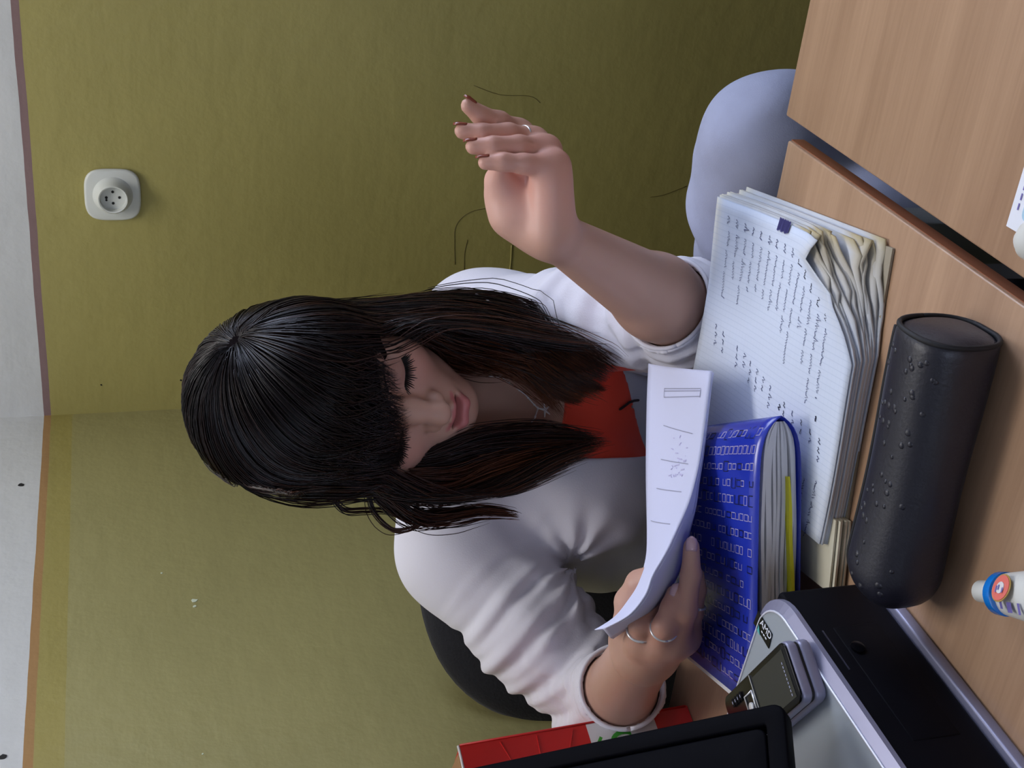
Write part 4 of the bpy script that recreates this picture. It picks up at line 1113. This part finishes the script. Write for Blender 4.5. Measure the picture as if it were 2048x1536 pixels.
# red top under the cardigan, grey vest below it
def under(zlo, zhi_fn, off, name, m, h=.0028):
    F_ = Field(); F_.ops = [o for o in body.ops if o[2] > .05 and o[1][2] < .95]
    F_.post.append(lambda p, d: d-off)
    F_.post.append(lambda p, d: np.maximum(np.maximum(d, zhi_fn(p)), (zlo if np.isscalar(zlo) else zlo(p))-p[:, 2]))
    F_.post.append(lambda p, d: np.maximum(d, (p-CHEST)@FWD-.02))
    F_.post.append(lambda p, d: np.maximum(d, np.abs(p[:, 0]-CHEST[0]-.01)-.15))
    V_, Q_ = surface_nets(F_, CHEST-.3, CHEST+.3, h); return big_mesh(name, V_, Q_, m, person)
NL0 = np.array((-0.0193,1.2352,0.8105)); 
ZW = (-0.0335,1.2331,0.7363)[2]; XW = (-0.0335,1.2331,0.7363)[0]
def neckline(p):
    return (p[:, 2]-NL0[2])-1.5*(p[:, 0]-NL0[0])**2*4
M['red_top'] = mat('coral_red_jersey', (236, 74, 50), .8, bump=(600, .15, .0006), sheen=.15)
M['grey_vest'] = mat('pale_grey_jersey', (204, 202, 208), .85, bump=(500, .2, .0008))
hem = lambda p: ZW+.30*(p[:, 0]-XW)
under(hem, neckline, .0030, 'tank_top', M['red_top'])
under(.60, lambda p: p[:, 2]-hem(p)-.004, .0018, 'undershirt', M['grey_vest'])

# jeans
HIPL = A_(-.02, 1.36, .495); HIPR = A_(-.14, 1.35, .56)
KNL = A_(*(0.2076,1.0246,0.6717)); KNR = A_(.12, .98, .605)
ANL = A_(KNL[0]+.09, KNL[1]-.03, .10); ANR = A_(.17, .93, .10)
jn = Field()
jn.cone(HIPL, HIPR, .115, .115, .05).cone(PELV, PELV+A_(0, 0, .06), .115, .11, .05)
jn.chain([HIPL, HIPL+(KNL-HIPL)*.5, HIPL+(KNL-HIPL)*.84, KNL], [.086, .081, .0745, .0655], .03); jn.chain([KNL, KNL+(ANL-KNL)*.35, ANL], [.062, .058, .048], .02)
jn.chain([HIPR, KNR], [.088, .060], .03); jn.chain([KNR, KNR+(ANR-KNR)*.35, ANR], [.058, .056, .046], .02)
jn.post.append(lambda p, d: d-.0016*np.sin(p[:, 0]*90+p[:, 2]*70)*np.exp(-((p-KNL)**2).sum(1)/.09**2)-.0012*np.sin(p[:, 0]*60-p[:, 1]*80))
VJ, QJ = surface_nets(jn, (-.35, .8, 0), (.5, 1.6, .85), .0042); VJ = relax(VJ, QJ, 1, .4)
M['jeans'] = mat('pale_grey_denim', (153, 158, 182), .85, bump=(900, .3, .0008), vary=(14, .10))
big_mesh('jeans', VJ, QJ, M['jeans'], person)
M['shoe'] = mat('dark_canvas', (40, 40, 48), .8)
for an, d in ((ANL, A_(.75, -.66, 0)), (ANR, A_(.6, -.8, 0))):
    sh = Field(); heel = A_(an[0], an[1], .042)
    sh.chain([heel-d*.035, heel+d*.05, heel+d*.15], [.036, .038, .032], .02).cone(heel, A_(an[0], an[1], .10), .036, .034, .03)
    sh.post.append(lambda p, dd: np.maximum(dd, .002-p[:, 2]))
    V_, Q_ = surface_nets(sh, heel-.3, heel+.3, .004); big_mesh('shoe', V_, Q_, M['shoe'], person)

# ---------------------------------------------------------------- face details
def lashes(sgn):
    mb = MB(); c = A_(.0315*sgn, .0655, -.001); r = A_(.0165, .0145, .0135)
    for i in range(26):
        a = -1.15+2.3*i/25
        # lash line low on the lid
        u_ = A_(math.sin(a)*.98, math.cos(a)*.80, -.52-.10*math.cos(a)); u_ /= np.linalg.norm(u_)
        p0 = c+u_*r*1.0
        out = A_(math.sin(a)*.75, .75, -.42); out /= np.linalg.norm(out)
        ln = .0115+.002*math.sin(i*1.7)
        pts = [H(*(p0+out*ln*t+A_(0, 0, .0022)*t*t)) for t in (0, .35, .7, 1)]
        mb.add(tube_vf(pts, [.0010, .0008, .0005, .0002], 5))
    lid = [H(*(c+(lambda v: v/np.linalg.norm(v))(A_(math.sin(a)*.98, math.cos(a)*.80, -.52-.10*math.cos(a)))*r*1.01)) for a in [-1.2+2.4*k/14 for k in range(15)]]
    mb.add(tube_vf(lid, .0011, 6))
    return mb.build('eyelash', M['lash'], person, True)
M['lash'] = mat('black_mascara', (10, 8, 10), .6)
lashes(1); lashes(-1)
teeth = MB()
for k in range(4):
    x0 = -.0105+k*.0054
    teeth.add(box_vf(H(x0, .0768, -.0698), Vector(HM@A_(.005, 0, 0)), Vector(HM@A_(0, .0035, 0)), Vector(HM@A_(0, 0, .0048))))
M['tooth'] = mat('tooth_enamel', (222, 214, 200), .3); teeth.build('teeth', M['tooth'], person)
for sgn in (-1, 1):
    b_ = MB(); rn = random.Random(8)
    for i in range(40):
        t = i/39; x = (.017+.031*t)*sgn; z = .0185+.006*math.sin(t*2.2)+rn.uniform(-.0012, .0012)
        q = [H(x, .10, z), H(x+.006*sgn, .10, z+.001)]
        q = body.snap(q, .0004, 8); b_.add(tube_vf([Vector(v) for v in q], [.0006, .0002], 4))
    b_.build('eyebrow', M['lash'], person, True)

# fingernails, one mesh each
M['nail_dark'] = mat('brown_red_nail_varnish', (128, 62, 46), .25); M['nail_pale'] = mat('pearl_nail_varnish', (206, 170, 176), .15, .2)
def nail(tip, prev, nrm, m, L=.0105, W=.0082, r=.0062):
    tip = np.array(tip); ax_ = tip-np.array(prev); ax_ /= np.linalg.norm(ax_); n = np.array(nrm, float); n -= ax_*(n@ax_); n /= np.linalg.norm(n); s_ = np.cross(ax_, n)
    V = []; F = []
    for j in range(7):
        y = -L*.55+L*j/6; hw = W/2*(1-.9*max(0, (j-3.5)/2.5)**2.6)*(1 if j else .85)
        for i in range(7):
            x = -1+2*i/6; V.append(tip+ax_*(y+r*.45)+s_*(hw*x)+n*(r*(1.06-.26*x*x)-.0003-.0012*max(0, (j-4)/2)))
    for j in range(6):
        for i in range(6): F.append((j*7+i, j*7+i+1, (j+1)*7+i+1, (j+1)*7+i))
    o = mesh_obj('fingernail', V, F, m, person, True); so__ = o.modifiers.new('thick', 'SOLIDIFY'); so__.thickness = .0008; so__.offset = 0
    return o
RIGHTV = A_(1, -.05, 0)
for nm in ('little', 'ring', 'middle', 'index'):
    pts, rad = HANDL[nm]; nail(pts[3], pts[2], A_(.75, -.25, -.15) if nm != 'index' else A_(.8, -.35, -.3), M['nail_dark'], r=rad[3])
for nm in ('middle', 'ring'):
    pts, rad = HANDR[nm]; nail(pts[3], pts[2], -FWD*1.0+A_(.0, 0, .15), M['nail_pale'], .0115, .0088, rad[3])
pts, rad = HANDR['little']; nail(pts[3], pts[2], -FWD, M['nail_pale'], .009, .007, rad[3])
# rings
def ring_on(pts, i, f, r, t=.0011):
    a = np.array(pts[i]); b = np.array(pts[i+1]); c = a+(b-a)*f; u_, w_ = [np.array(x) for x in frame_of(b-a)]
    return tube('finger_ring', [Vector(c+(u_*math.cos(k*math.pi/12)+w_*math.sin(k*math.pi/12))*r) for k in range(25)], t, M['silver'], person, 8)
ring_on(HANDL['middle'][0], 0, .45, .0097); ring_on(HANDL['ring'][0], 0, .35, .0096)
ring_on(HANDR['index'][0], 0, .75, .0114, .0013); ring_on(HANDR['middle'][0], 0, .85, .0104); ring_on(HANDR['little'][0], 1, .3, .0086)

# necklace: fine chain lying on the skin with a small four-armed pendant
ck = [(-0.0006,1.2507,0.8941), (-0.0032,1.2573,0.8814), (-0.0080,1.2534,0.8691), (-0.0144,1.2496,0.8569), (-0.0227,1.2466,0.8472), (-0.0267,1.2450,0.8419), (-0.0359,1.2464,0.8463), (-0.0433,1.2493,0.8557), (-0.0490,1.2532,0.8684), (-0.0536,1.2572,0.8812)]
fine = []
for i in range(len(ck)-1):
    for t in range(6): fine.append(np.array(ck[i])*(1-t/6)+np.array(ck[i+1])*(t/6))
fine = body.snap(fine, .0012, 8)
mb = MB()
for i, p in enumerate(fine):
    d = fine[min(i+1, len(fine)-1)]-fine[max(i-1, 0)]; d /= np.linalg.norm(d)+1e-9
    mb.add(tube_vf([Vector(p-d*.0019), Vector(p), Vector(p+d*.0019)], [.0004, .0009 if i % 5 else .0014, .0004], 5))
mb.build('necklace_chain', M['jewel'], person, True)
pd = body.snap([(-0.0267,1.2450,0.8419), (-0.0287,1.2421,0.8325), (-0.0248,1.2403,0.8268), (-0.0337,1.2401,0.8262), (-0.0360,1.2423,0.8333), (-0.0224,1.2423,0.8332)], .0022, 8)
mb = MB()
for e in (0, 2, 3, 4, 5): mb.add(tube_vf([Vector(pd[1]), Vector((pd[1]+pd[e])/2), Vector(pd[e])], [.0016, .0011, .0006], 6))
mb.build('pendant', M['jewel'], person, True)
# dark chain hanging at the waist of the vest
cw = [(-0.0313,1.2078,0.7557), (-0.0285,1.2059,0.7496), (-0.0252,1.2037,0.7425), (-0.0236,1.2009,0.7335), (-0.0230,1.1978,0.7235)]
fv = body.snap([np.array(cw[i])*(1-t/5)+np.array(cw[i+1])*(t/5) for i in range(4) for t in range(5)], .006, 8)
mb = MB()
for i, p in enumerate(fv):
    d = fv[min(i+1, len(fv)-1)]-fv[max(i-1, 0)]; d /= np.linalg.norm(d)+1e-9
    mb.add(tube_vf([Vector(p-d*.002), Vector(p), Vector(p+d*.002)], [.0006, .0016, .0006], 5))
mb.build('waist_chain', mat('dark_bead_chain', (60, 48, 50), .3, .4), person, True)

# ---------------------------------------------------------------- hair
CRW = A_(*HL((0.0500,1.1222,1.1548)))
cran_c = A_(0, -.018, .030); cran_r = A_(.075, .096, .088)
def on_cran(v, off):
    v = v/np.linalg.norm(v, axis=-1, keepdims=True); rr = cran_r+off
    return cran_c+v/np.sqrt(((v/rr)**2).sum(-1, keepdims=True))
crown_dir = (CRW-cran_c)/np.linalg.norm(CRW-cran_c)
capf = Field(); capf.ell(H(*cran_c), cran_r+.010, HM)
capf.post.append(lambda p, d: np.maximum(d, -(lambda q: (np.sqrt((((q-A_(0, .125, -.055))/A_(.073, .11, .085))**2).sum(1))-1)*.07)(HL(p))))
capf.post.append(lambda p, d: np.maximum(d, -.055-HL(p)[:, 2]))
VH, QH = surface_nets(capf, HO-.16, HO+.16, .004)
def hair_mat(name):
    m = mat(name, (24, 16, 18), .34, spec=.40, attr='col'); return m
M['hair'] = hair_mat('dark_brown_hair'); M['hair_base'] = mat('dark_hair_roots', (14, 9, 11), .95, spec=.03)
DARK = np.array(srgb(16, 10, 14)[:3]); BROWN = np.array(srgb(112, 60, 30)[:3])
hair = big_mesh('hair', VH, QH, M['hair_base'], person, True)
coll = Field(); coll.ops = [o for o in body.ops if o[2] > .03 and o[4] == 'add'] + [o for o in card.ops]
rs = np.random.RandomState(11)
def fringe(x): return np.interp(x, [-.075, -.055, -.03, 0, .02, .032, .045, .058, .07], [-.030, -.022, -.012, -.002, .006, .009, .013, .018, .024])
def grow(n, mode):
    """march strands away from the crown over the skull, then let them fall"""
    v = rs.normal(size=(n*5, 3)); v /= np.linalg.norm(v, axis=1, keepdims=True)
    scalp = ~((v[:, 1] > .35) & (v[:, 2] < .30+.5*(1-np.abs(v[:, 0])))) & (v[:, 2] > -.45)
    v = v[scalp][:n]; n = len(v)
    # many strands start close to the crown so that they cover the top layer
    pull = rs.rand(n)**1.5; near_ = rs.rand(n) < .60
    vv = np.where(near_[:, None], crown_dir+(v-crown_dir)*(.004+.55*pull[:, None]), v); vv /= np.linalg.norm(vv, axis=1, keepdims=True)
    off0 = .0035+.003*rs.rand(n); p = on_cran(vv, off0[:, None])
    rank = rs.rand(n)
    steps = 74; st = .0075; P_ = np.zeros((n, steps, 3)); alive = np.ones((n, steps), bool); al_ = np.ones(n, bool)
    d = p-(cran_c+crown_dir*.1); d /= np.linalg.norm(d, axis=1, keepdims=True)
    gl_ = HM.T@A_(0, 0, -1); travelled = np.zeros(n)
    tg0 = p-on_cran(crown_dir[None], .004); tg0 -= vv*((tg0*vv).sum(1))[:, None]; fr_ = tg0/(np.linalg.norm(tg0, axis=1, keepdims=True)+1e-9)
    # bangs: strands leaving the crown towards the face, spread evenly over the forehead
    isb = (fr_[:, 1]-.10*np.abs(fr_[:, 0]) > .12) | (vv[:, 1] > .20)
    isb0 = isb.copy()
    xgoal = np.clip(fr_[:, 0]*.115+rs.normal(size=n)*.010, -.079, .075)
    wig = rs.normal(size=(n, 3))*.10
    length = .42+.10*rs.rand(n)
    for k in range(steps):
        P_[:, k] = p; alive[:, k] = al_
        isb = isb & ~(((xgoal > .066) | (xgoal < -.063)) & (p[:, 2] < .030))       # strands at the temples hang on down beside the cheeks
        w = (p-cran_c); vdir = w/np.linalg.norm(w, axis=1, keepdims=True)
        nrm = w/(cran_r+.01)**2; nrm /= np.linalg.norm(nrm, axis=1, keepdims=True)
        away = vdir-crown_dir*((vdir@crown_dir)[:, None]); away -= nrm*((away*nrm).sum(1))[:, None]; away /= np.linalg.norm(away, axis=1, keepdims=True)+1e-9
        away = away+.7*np.cross(nrm, away)*np.exp(-np.linalg.norm(p-on_cran(crown_dir[None], .005), axis=1)/.016)[:, None]
        low = np.where(isb, np.clip((.105-p[:, 2])/.05, 0, 1), np.clip((.045-p[:, 2])/.05, 0, 1))[:, None]
        tb = np.stack([(xgoal-p[:, 0])*14, np.full(n, .12), np.full(n, -1.0)], 1)
        target = away*(1-low)+np.where(isb[:, None], tb, gl_)*low
        wp = HO+p@HM.T
        wx = wp[:, 0]
        inward = np.clip((1.0-wp[:, 2])/.12, 0, 1)*np.where(wx > -.015, -.55*np.clip((wx-.030)/.04, 0, 1), .50*np.clip((-.062-wx)/.03, 0, 1))
        iw = HM.T@A_(1, 0, 0)
        conv = isb0 & ~isb & (np.abs(p[:, 0]) < .074) & (p[:, 2] > -.09)
        target = target+np.where(conv, .55, 0)[:, None]*np.stack([np.sign(p[:, 0]), np.full(n, -.5), np.zeros(n)], 1)
        sidew = (~isb0 & (p[:, 1] > -.01) & (np.abs(p[:, 0]) < .078) & (p[:, 2] > -.06))
        target = target+np.where(sidew, 1.0, 0)[:, None]*np.stack([np.sign(p[:, 0])*.8, np.full(n, -.9), np.zeros(n)], 1)
        target = target+np.where(isb, 0, inward)[:, None]*iw+wig*np.where(isb, .12, .30)[:, None]*(1+low)
        d = d*.55+target*.45; d /= np.linalg.norm(d, axis=1, keepdims=True)+1e-9
        p = p+d*st; travelled += st
        # keep clear of skull (layers stack up) and of the body
        off = np.minimum(off0+.060*travelled+.008*rank, .022+.011*rank)
        q = (p-cran_c)/(cran_r+off[:, None]); k0 = np.sqrt((q*q).sum(1)); ins = k0 < 1
        near2 = (k0 < 1.25) & (p[:, 2] > np.where(isb, -.05, .0))
        p = np.where((ins | near2)[:, None], cran_c+(p-cran_c)/k0[:, None], p)
        far = p[:, 2] < .02
        if far.any():
            wp = HO+p[far]@HM.T; sd_ = coll.ev(wp); m_ = sd_ < .004+.012*rank[far]
            if m_.any():
                wq = wp[m_]; gq = coll.grad(wq, .002); wq = wq+gq*((.004+.012*rank[far][m_])-sd_[m_])[:, None]
                t_ = p[far]; t_[m_] = (wq-HO)@HM; p[far] = t_
        wp = HO+p@HM.T; wd = (d@HM.T)[:, 2]
        zc = np.where(wp[:, 0] > -.02, .800+np.maximum(0, wp[:, 0]-.030)/.060*.060, .800+np.maximum(0, -.060-wp[:, 0])/.050*.11)+.05*(rank**2)
        al_ = al_ & ~(isb & (p[:, 2] < fringe(p[:, 0])+.012*(rank-.6)) & (p[:, 1] > .0)) & (travelled < length) & (isb | (wp[:, 2] > zc))
        al_ = al_ & ~(~isb & (p[:, 2] < -.04) & (wd > -.35)) & ~((wp[:, 0] > .093) & (wp[:, 2] < 1.0))
        al_ = al_ & ~((~isb) & (p[:, 1] > .050) & (p[:, 2] < .0) & (np.abs(p[:, 0]) < .050) & (p[:, 2] > -.10))
    return P_, alive, isb, rank, vv
def strands_mesh(Pl, alive, rad, colr, name, n=3):
    """triangular tubes along polylines given in head space"""
    N_, S_, _ = Pl.shape
    W = HO+Pl@HM.T; ln = alive.sum(1); keep = ln > 6; W = W[keep]; ln = ln[keep]; colr = colr[keep]; rad = np.broadcast_to(rad, keep.shape)[keep]
    K = 26; t = np.linspace(0, 1, K)[None]*(ln-1)[:, None]; i0 = np.clip(np.floor(t).astype(int), 0, S_-2); f = (t-i0)[..., None]
    r_ = np.arange(len(W))[:, None]; C = W[r_, i0]*(1-f)+W[r_, i0+1]*f
    T_ = np.gradient(C, axis=1); T_ /= np.linalg.norm(T_, axis=2, keepdims=True)+1e-9
    ref = C-HO; u_ = np.cross(T_, ref); u_ /= np.linalg.norm(u_, axis=2, keepdims=True)+1e-9; w_ = np.cross(T_, u_)
    tap = np.interp(np.linspace(0, 1, K), [0, .05, .8, 1], [.5, 1, .85, .12])[None, :, None]
    V = np.stack([C+(u_*math.cos(a)+w_*math.sin(a))*(rad[:, None, None]*tap) for a in [2*math.pi*q/n for q in range(n)]], 2)
    idx = (np.arange(len(W))[:, None, None]*K+np.arange(K-1)[None, :, None])*n+np.arange(n)[None, None]
    nx = (np.arange(n)+1) % n
    a = idx; b = (np.arange(len(W))[:, None, None]*K+np.arange(K-1)[None, :, None])*n+nx[None, None]
    Q = np.stack([a, b, b+n, a+n], -1).reshape(-1, 4)
    return big_mesh(name, V.reshape(-1, 3), Q, M['hair'], hair, True, np.repeat(np.repeat(colr, K, 0).reshape(len(W), K, 1, 3), n, 2).reshape(-1, 3) if colr.ndim == 2 else np.repeat(colr[:, :, None], n, 2).reshape(-1, 3))
PS, AL, ISB, RK, VV = grow(9500, 0)
kk = np.linspace(0, 1, 26)
br = np.clip(rs.normal(.10, .2, len(PS)), 0, 1); br = np.where(ISB, br*.25, br); under_ = (VV[:, 2] < .1) & ~ISB; br = np.where(under_, np.clip(br+.45, 0, 1), br)
colr = DARK+(BROWN-DARK)*np.clip(br[:, None]*(.15+1.1*kk[None]**1.5), 0, 1)[..., None]
o = strands_mesh(PS, AL, .00052+.0002*rs.rand(len(PS)), colr, 'strands'); o['kind'] = 'stuff'

# loose locks placed one by one: (points, number of strands, spread, brownness)
LOCKS = [
 ([(-0.0889,1.1685,1.0678), (-0.0998,1.1583,1.0686), (-0.1105,1.1554,1.0593), (-0.1122,1.1605,1.0420), (-0.1141,1.1648,1.0222), (-0.1210,1.1600,1.0068)], 14, .0018, .05),
 ([(-0.0928,1.1588,1.0367), (-0.1117,1.1577,1.0331), (-0.1289,1.1531,1.0182), (-0.1296,1.1482,1.0025), (-0.1244,1.1531,0.9843), (-0.1238,1.1655,0.9568), (-0.1263,1.1762,0.9239)], 14, .0022, .1),
 ([(-0.0906,1.1581,1.0344), (-0.1077,1.1535,1.0195), (-0.1240,1.1559,0.9933), (-0.1240,1.1572,0.9638), (-0.1223,1.1665,0.9265), (-0.1267,1.1675,0.8959), (-0.1289,1.1657,0.8900)], 60, .0050, .35),
 ([(-0.0861,1.1567,1.0297), (-0.1082,1.1500,1.0083), (-0.1197,1.1530,0.9841), (-0.1209,1.1626,0.9475), (-0.1220,1.1725,0.9121)], 60, .0075, .15),
 ([(-0.0833,1.1454,1.0270), (-0.0981,1.1401,1.0099), (-0.1079,1.1528,0.9836), (-0.1138,1.1682,0.9655), (-0.1020,1.1756,0.9556), (-0.0966,1.1791,0.9670)], 10, .0022, .1),
 ([(-0.0787,1.1453,1.0268), (-0.0873,1.1344,0.9917), (-0.0889,1.1449,0.9579), (-0.0789,1.1549,0.9226), (-0.0676,1.1609,0.8746), (-0.0628,1.1572,0.8290)], 120, .0085, .55),
 ([(-0.0685,1.1495,1.0065), (-0.0661,1.1481,0.9682), (-0.0571,1.1560,0.9263), (-0.0552,1.1622,0.8787), (-0.0565,1.1600,0.8381), (-0.0597,1.1523,0.7964)], 170, .0085, .18),
 ([(-0.0605,1.1410,0.9793), (-0.0514,1.1491,0.9378), (-0.0491,1.1635,0.8831), (-0.0525,1.1662,0.8410), (-0.0581,1.1560,0.8082)], 120, .0065, .12),
 ([(0.0760,1.1769,0.9938), (0.0647,1.1725,0.9459), (0.0561,1.1775,0.8943), (0.0371,1.1741,0.8495), (0.0185,1.1702,0.8202), (-0.0077,1.1624,0.7952)], 190, .0120, .12),
 ([(0.0851,1.1794,0.9681), (0.0811,1.1748,0.9193), (0.0678,1.1795,0.8671), (0.0492,1.1757,0.8379), (0.0307,1.1725,0.8108), (0.0074,1.1676,0.7951)], 190, .0095, .05),
 ([(0.0609,1.1729,0.9807), (0.0492,1.1796,0.9348), (0.0391,1.1906,0.8859), (0.0249,1.1837,0.8469), (0.0011,1.1751,0.8192), (-0.0151,1.1679,0.7961)], 150, .0110, .8),
 ([(0.0523,1.1625,0.9980), (0.0415,1.1752,0.9712), (0.0322,1.1875,0.9436), (0.0215,1.2030,0.9092), (0.0120,1.2101,0.8813)], 130, .0085, .5),
 ([(0.0413,1.1855,0.9538), (0.0331,1.1995,0.9148), (0.0193,1.2085,0.8762), (-0.0049,1.2093,0.8450), (-0.0340,1.2029,0.8244)], 100, .0100, .9),
]
for li, (pts, ns, spread, bn) in enumerate(LOCKS):
    pts = [np.array(p) for p in pts]; m = len(pts); fine = []
    for i in range(m-1):
        p0, p1, p2, p3 = pts[max(i-1, 0)], pts[i], pts[i+1], pts[min(i+2, m-1)]
        for s in range(6):
            t = s/6; fine.append(.5*((2*p1)+(p2-p0)*t+(2*p0-5*p1+4*p2-p3)*t*t+(3*p1-p0-3*p2+p3)*t**3))
    fine.append(pts[-1]); fine = np.array(fine); S_ = len(fine)
    w = np.linspace(0, 1, S_)
    offs = rs.normal(size=(ns, 1, 3))*spread*np.interp(w, [0, .25, .7, 1], [.35, .9, .8, .35])[None, :, None]
    sway = np.sin(w[None, :, None]*rs.uniform(3, 7, (ns, 1, 1))+rs.uniform(0, 6, (ns, 1, 3)))*spread*.25
    L_ = fine[None]+offs+sway
    shape = L_.shape; q = L_.reshape(-1, 3); sd_ = coll.ev(q); m_ = sd_ < .003
    if m_.any(): q[m_] += coll.grad(q[m_], .002)*(.003-sd_[m_]+.002*rs.rand(m_.sum()))[:, None]
    L_ = q.reshape(shape); al2 = np.ones(shape[:2], bool); cutl = (S_*(1-.22*rs.rand(ns)**2)).astype(int)
    al2 = np.arange(S_)[None] < cutl[:, None]
    b2 = np.clip(bn+rs.normal(0, .15, ns), 0, 1)
    c2 = DARK+(BROWN-DARK)*np.clip(b2[:, None]*(.35+.9*kk[None]), 0, 1)[..., None]
    o = strands_mesh(HL(L_), al2, .00045+.0002*rs.rand(ns), c2, 'lock')
    o['kind'] = 'stuff'

# ---------------------------------------------------------------- the printed paper in her hand, folded over along its near edge
FAR = [(0.0123,1.0055,0.8126), (-0.0194,1.0064,0.8153), (-0.0629,1.0072,0.8180), (-0.0891,1.0076,0.8192), (-0.1109,1.0078,0.8198), (-0.1327,1.0079,0.8203), (-0.1537,1.0036,0.8232), (-0.1685,0.9911,0.8336), (-0.1826,0.9803,0.8494), (-0.1961,0.9699,0.8666), (-0.2061,0.9692,0.8812)]
RDG = [(0.0029,0.9074,0.8001), (-0.0200,0.9043,0.8068), (-0.0589,0.8973,0.8179), (-0.0815,0.8899,0.8278), (-0.0996,0.8827,0.8385), (-0.1167,0.8717,0.8537), (-0.1323,0.8652,0.8666), (-0.1478,0.8647,0.8782), (-0.1628,0.8684,0.8835), (-0.1786,0.8788,0.8933), (-0.1952,0.9175,0.9000)]
FLP = [(0.0021,0.9103,0.7992), (-0.0201,0.9087,0.8042), (-0.0594,0.9033,0.8137), (-0.0823,0.8974,0.8217), (-0.1010,0.8912,0.8286), (-0.1211,0.8983,0.8314), (-0.1392,0.9017,0.8355), (-0.1561,0.9026,0.8419), (-0.1708,0.9030,0.8532), (-0.1858,0.9076,0.8681), (-0.2071,0.9344,0.8871)]
def interp_row(A, t):
    i = min(int(t), len(A)-2); f = t-i
    p0, p1, p2, p3 = [Vector(A[max(0, min(len(A)-1, j))]) for j in (i-1, i, i+1, i+2)]
    return .5*((2*p1)+(p2-p0)*f+(2*p0-5*p1+4*p2-p3)*f*f+(3*p1-p0-3*p2+p3)*f**3)
NRW = 60; NCF = 12
def sheet_pt(r, c):
    """r along the sheet 0..10, c 0 far edge .. 1 ridge .. 2 flap edge"""
    a, b, d = interp_row(FAR, r), interp_row(RDG, r), interp_row(FLP, r)
    if c <= 1: 
        p = a.lerp(b, c); p.z += .006*math.sin(math.pi*c)*(1-.3*math.sin(r)); return p
    return b.lerp(d, c-1)
cs = [i/10 for i in range(10)]+[.95, 1.0, 1.06]+[1.06+.94*i/6 for i in range(1, 7)]
def sheet(name, off, label):
    V = []; F = []
    for j in range(NRW+1):
        r = 10*j/NRW
        for c in cs: V.append(sheet_pt(r, c)+off)
    n = len(cs)
    for j in range(NRW):
        for i in range(n-1): F.append((j*n+i, j*n+i+1, (j+1)*n+i+1, (j+1)*n+i))
    c0_ = sum((Vector(v) for v in V), Vector())/len(V)
    e_ = empty('paper_sheet', c0_, label, 'paper', None)
    o = mesh_obj('sheet', V, F, M['sheet'], e_, True); so_ = o.modifiers.new('thick', 'SOLIDIFY'); so_.thickness = .00035; so_.offset = 0
    return e_
M['sheet'] = mat('printed_sheet_paper', (210, 213, 240), .7)
ps = sheet('paper_sheet', Vector((0, 0, 0)), 'upper white printed sheet held in the woman’s hand, curling over her fingers')
ps['label'] = 'upper white printed sheet held in the hand of the woman'
ps2 = sheet('paper_sheet', Vector((-.0012, .0030, -.0026)), 'second white sheet just beneath the printed sheet held by the woman')
def on_sheet(r, c):
    p = sheet_pt(r, c); e = .01; n = (sheet_pt(r+e, c)-p).cross(sheet_pt(r, min(1, c+e))-sheet_pt(r, min(1, c+e)-e)); n.normalize()
    if n.z < 0: n = -n
    return p+n*.0006, n
pm = MB(); pl_ = MB()
def pline(mb, r0, c0, r1, c1, w, n=8):
    q = [on_sheet(r0+(r1-r0)*i/n, c0+(c1-c0)*i/n) for i in range(n+1)]; mb.add(ribbon_vf([x[0] for x in q], w, q[0][1]))
for dr in (.72, .78, .93): pline(pm, dr, .38, dr-.02, .90, .0007)
pline(pm, .72, .38, .93, .38, .0006); pline(pm, .72, .9, .93, .9, .0006)
for r in (1.5, 2.25, 3.3, 4.6): pline(pm, r, .40, r+.16, .86, .0006)
rn = random.Random(2)
for k in range(26):
    r = rn.uniform(1.7, 2.9); c = rn.uniform(.60, .82); pline(pl_, r, c, r+rn.uniform(-.08, .08), c+rn.uniform(-.05, .05), .0008, 2)
pm.build('printed_lines', M['print_grey'], ps)['kind'] = 'stuff'; pl_.build('printed_drawing', mat('faint_lilac_print', (190, 186, 222), .7), ps)
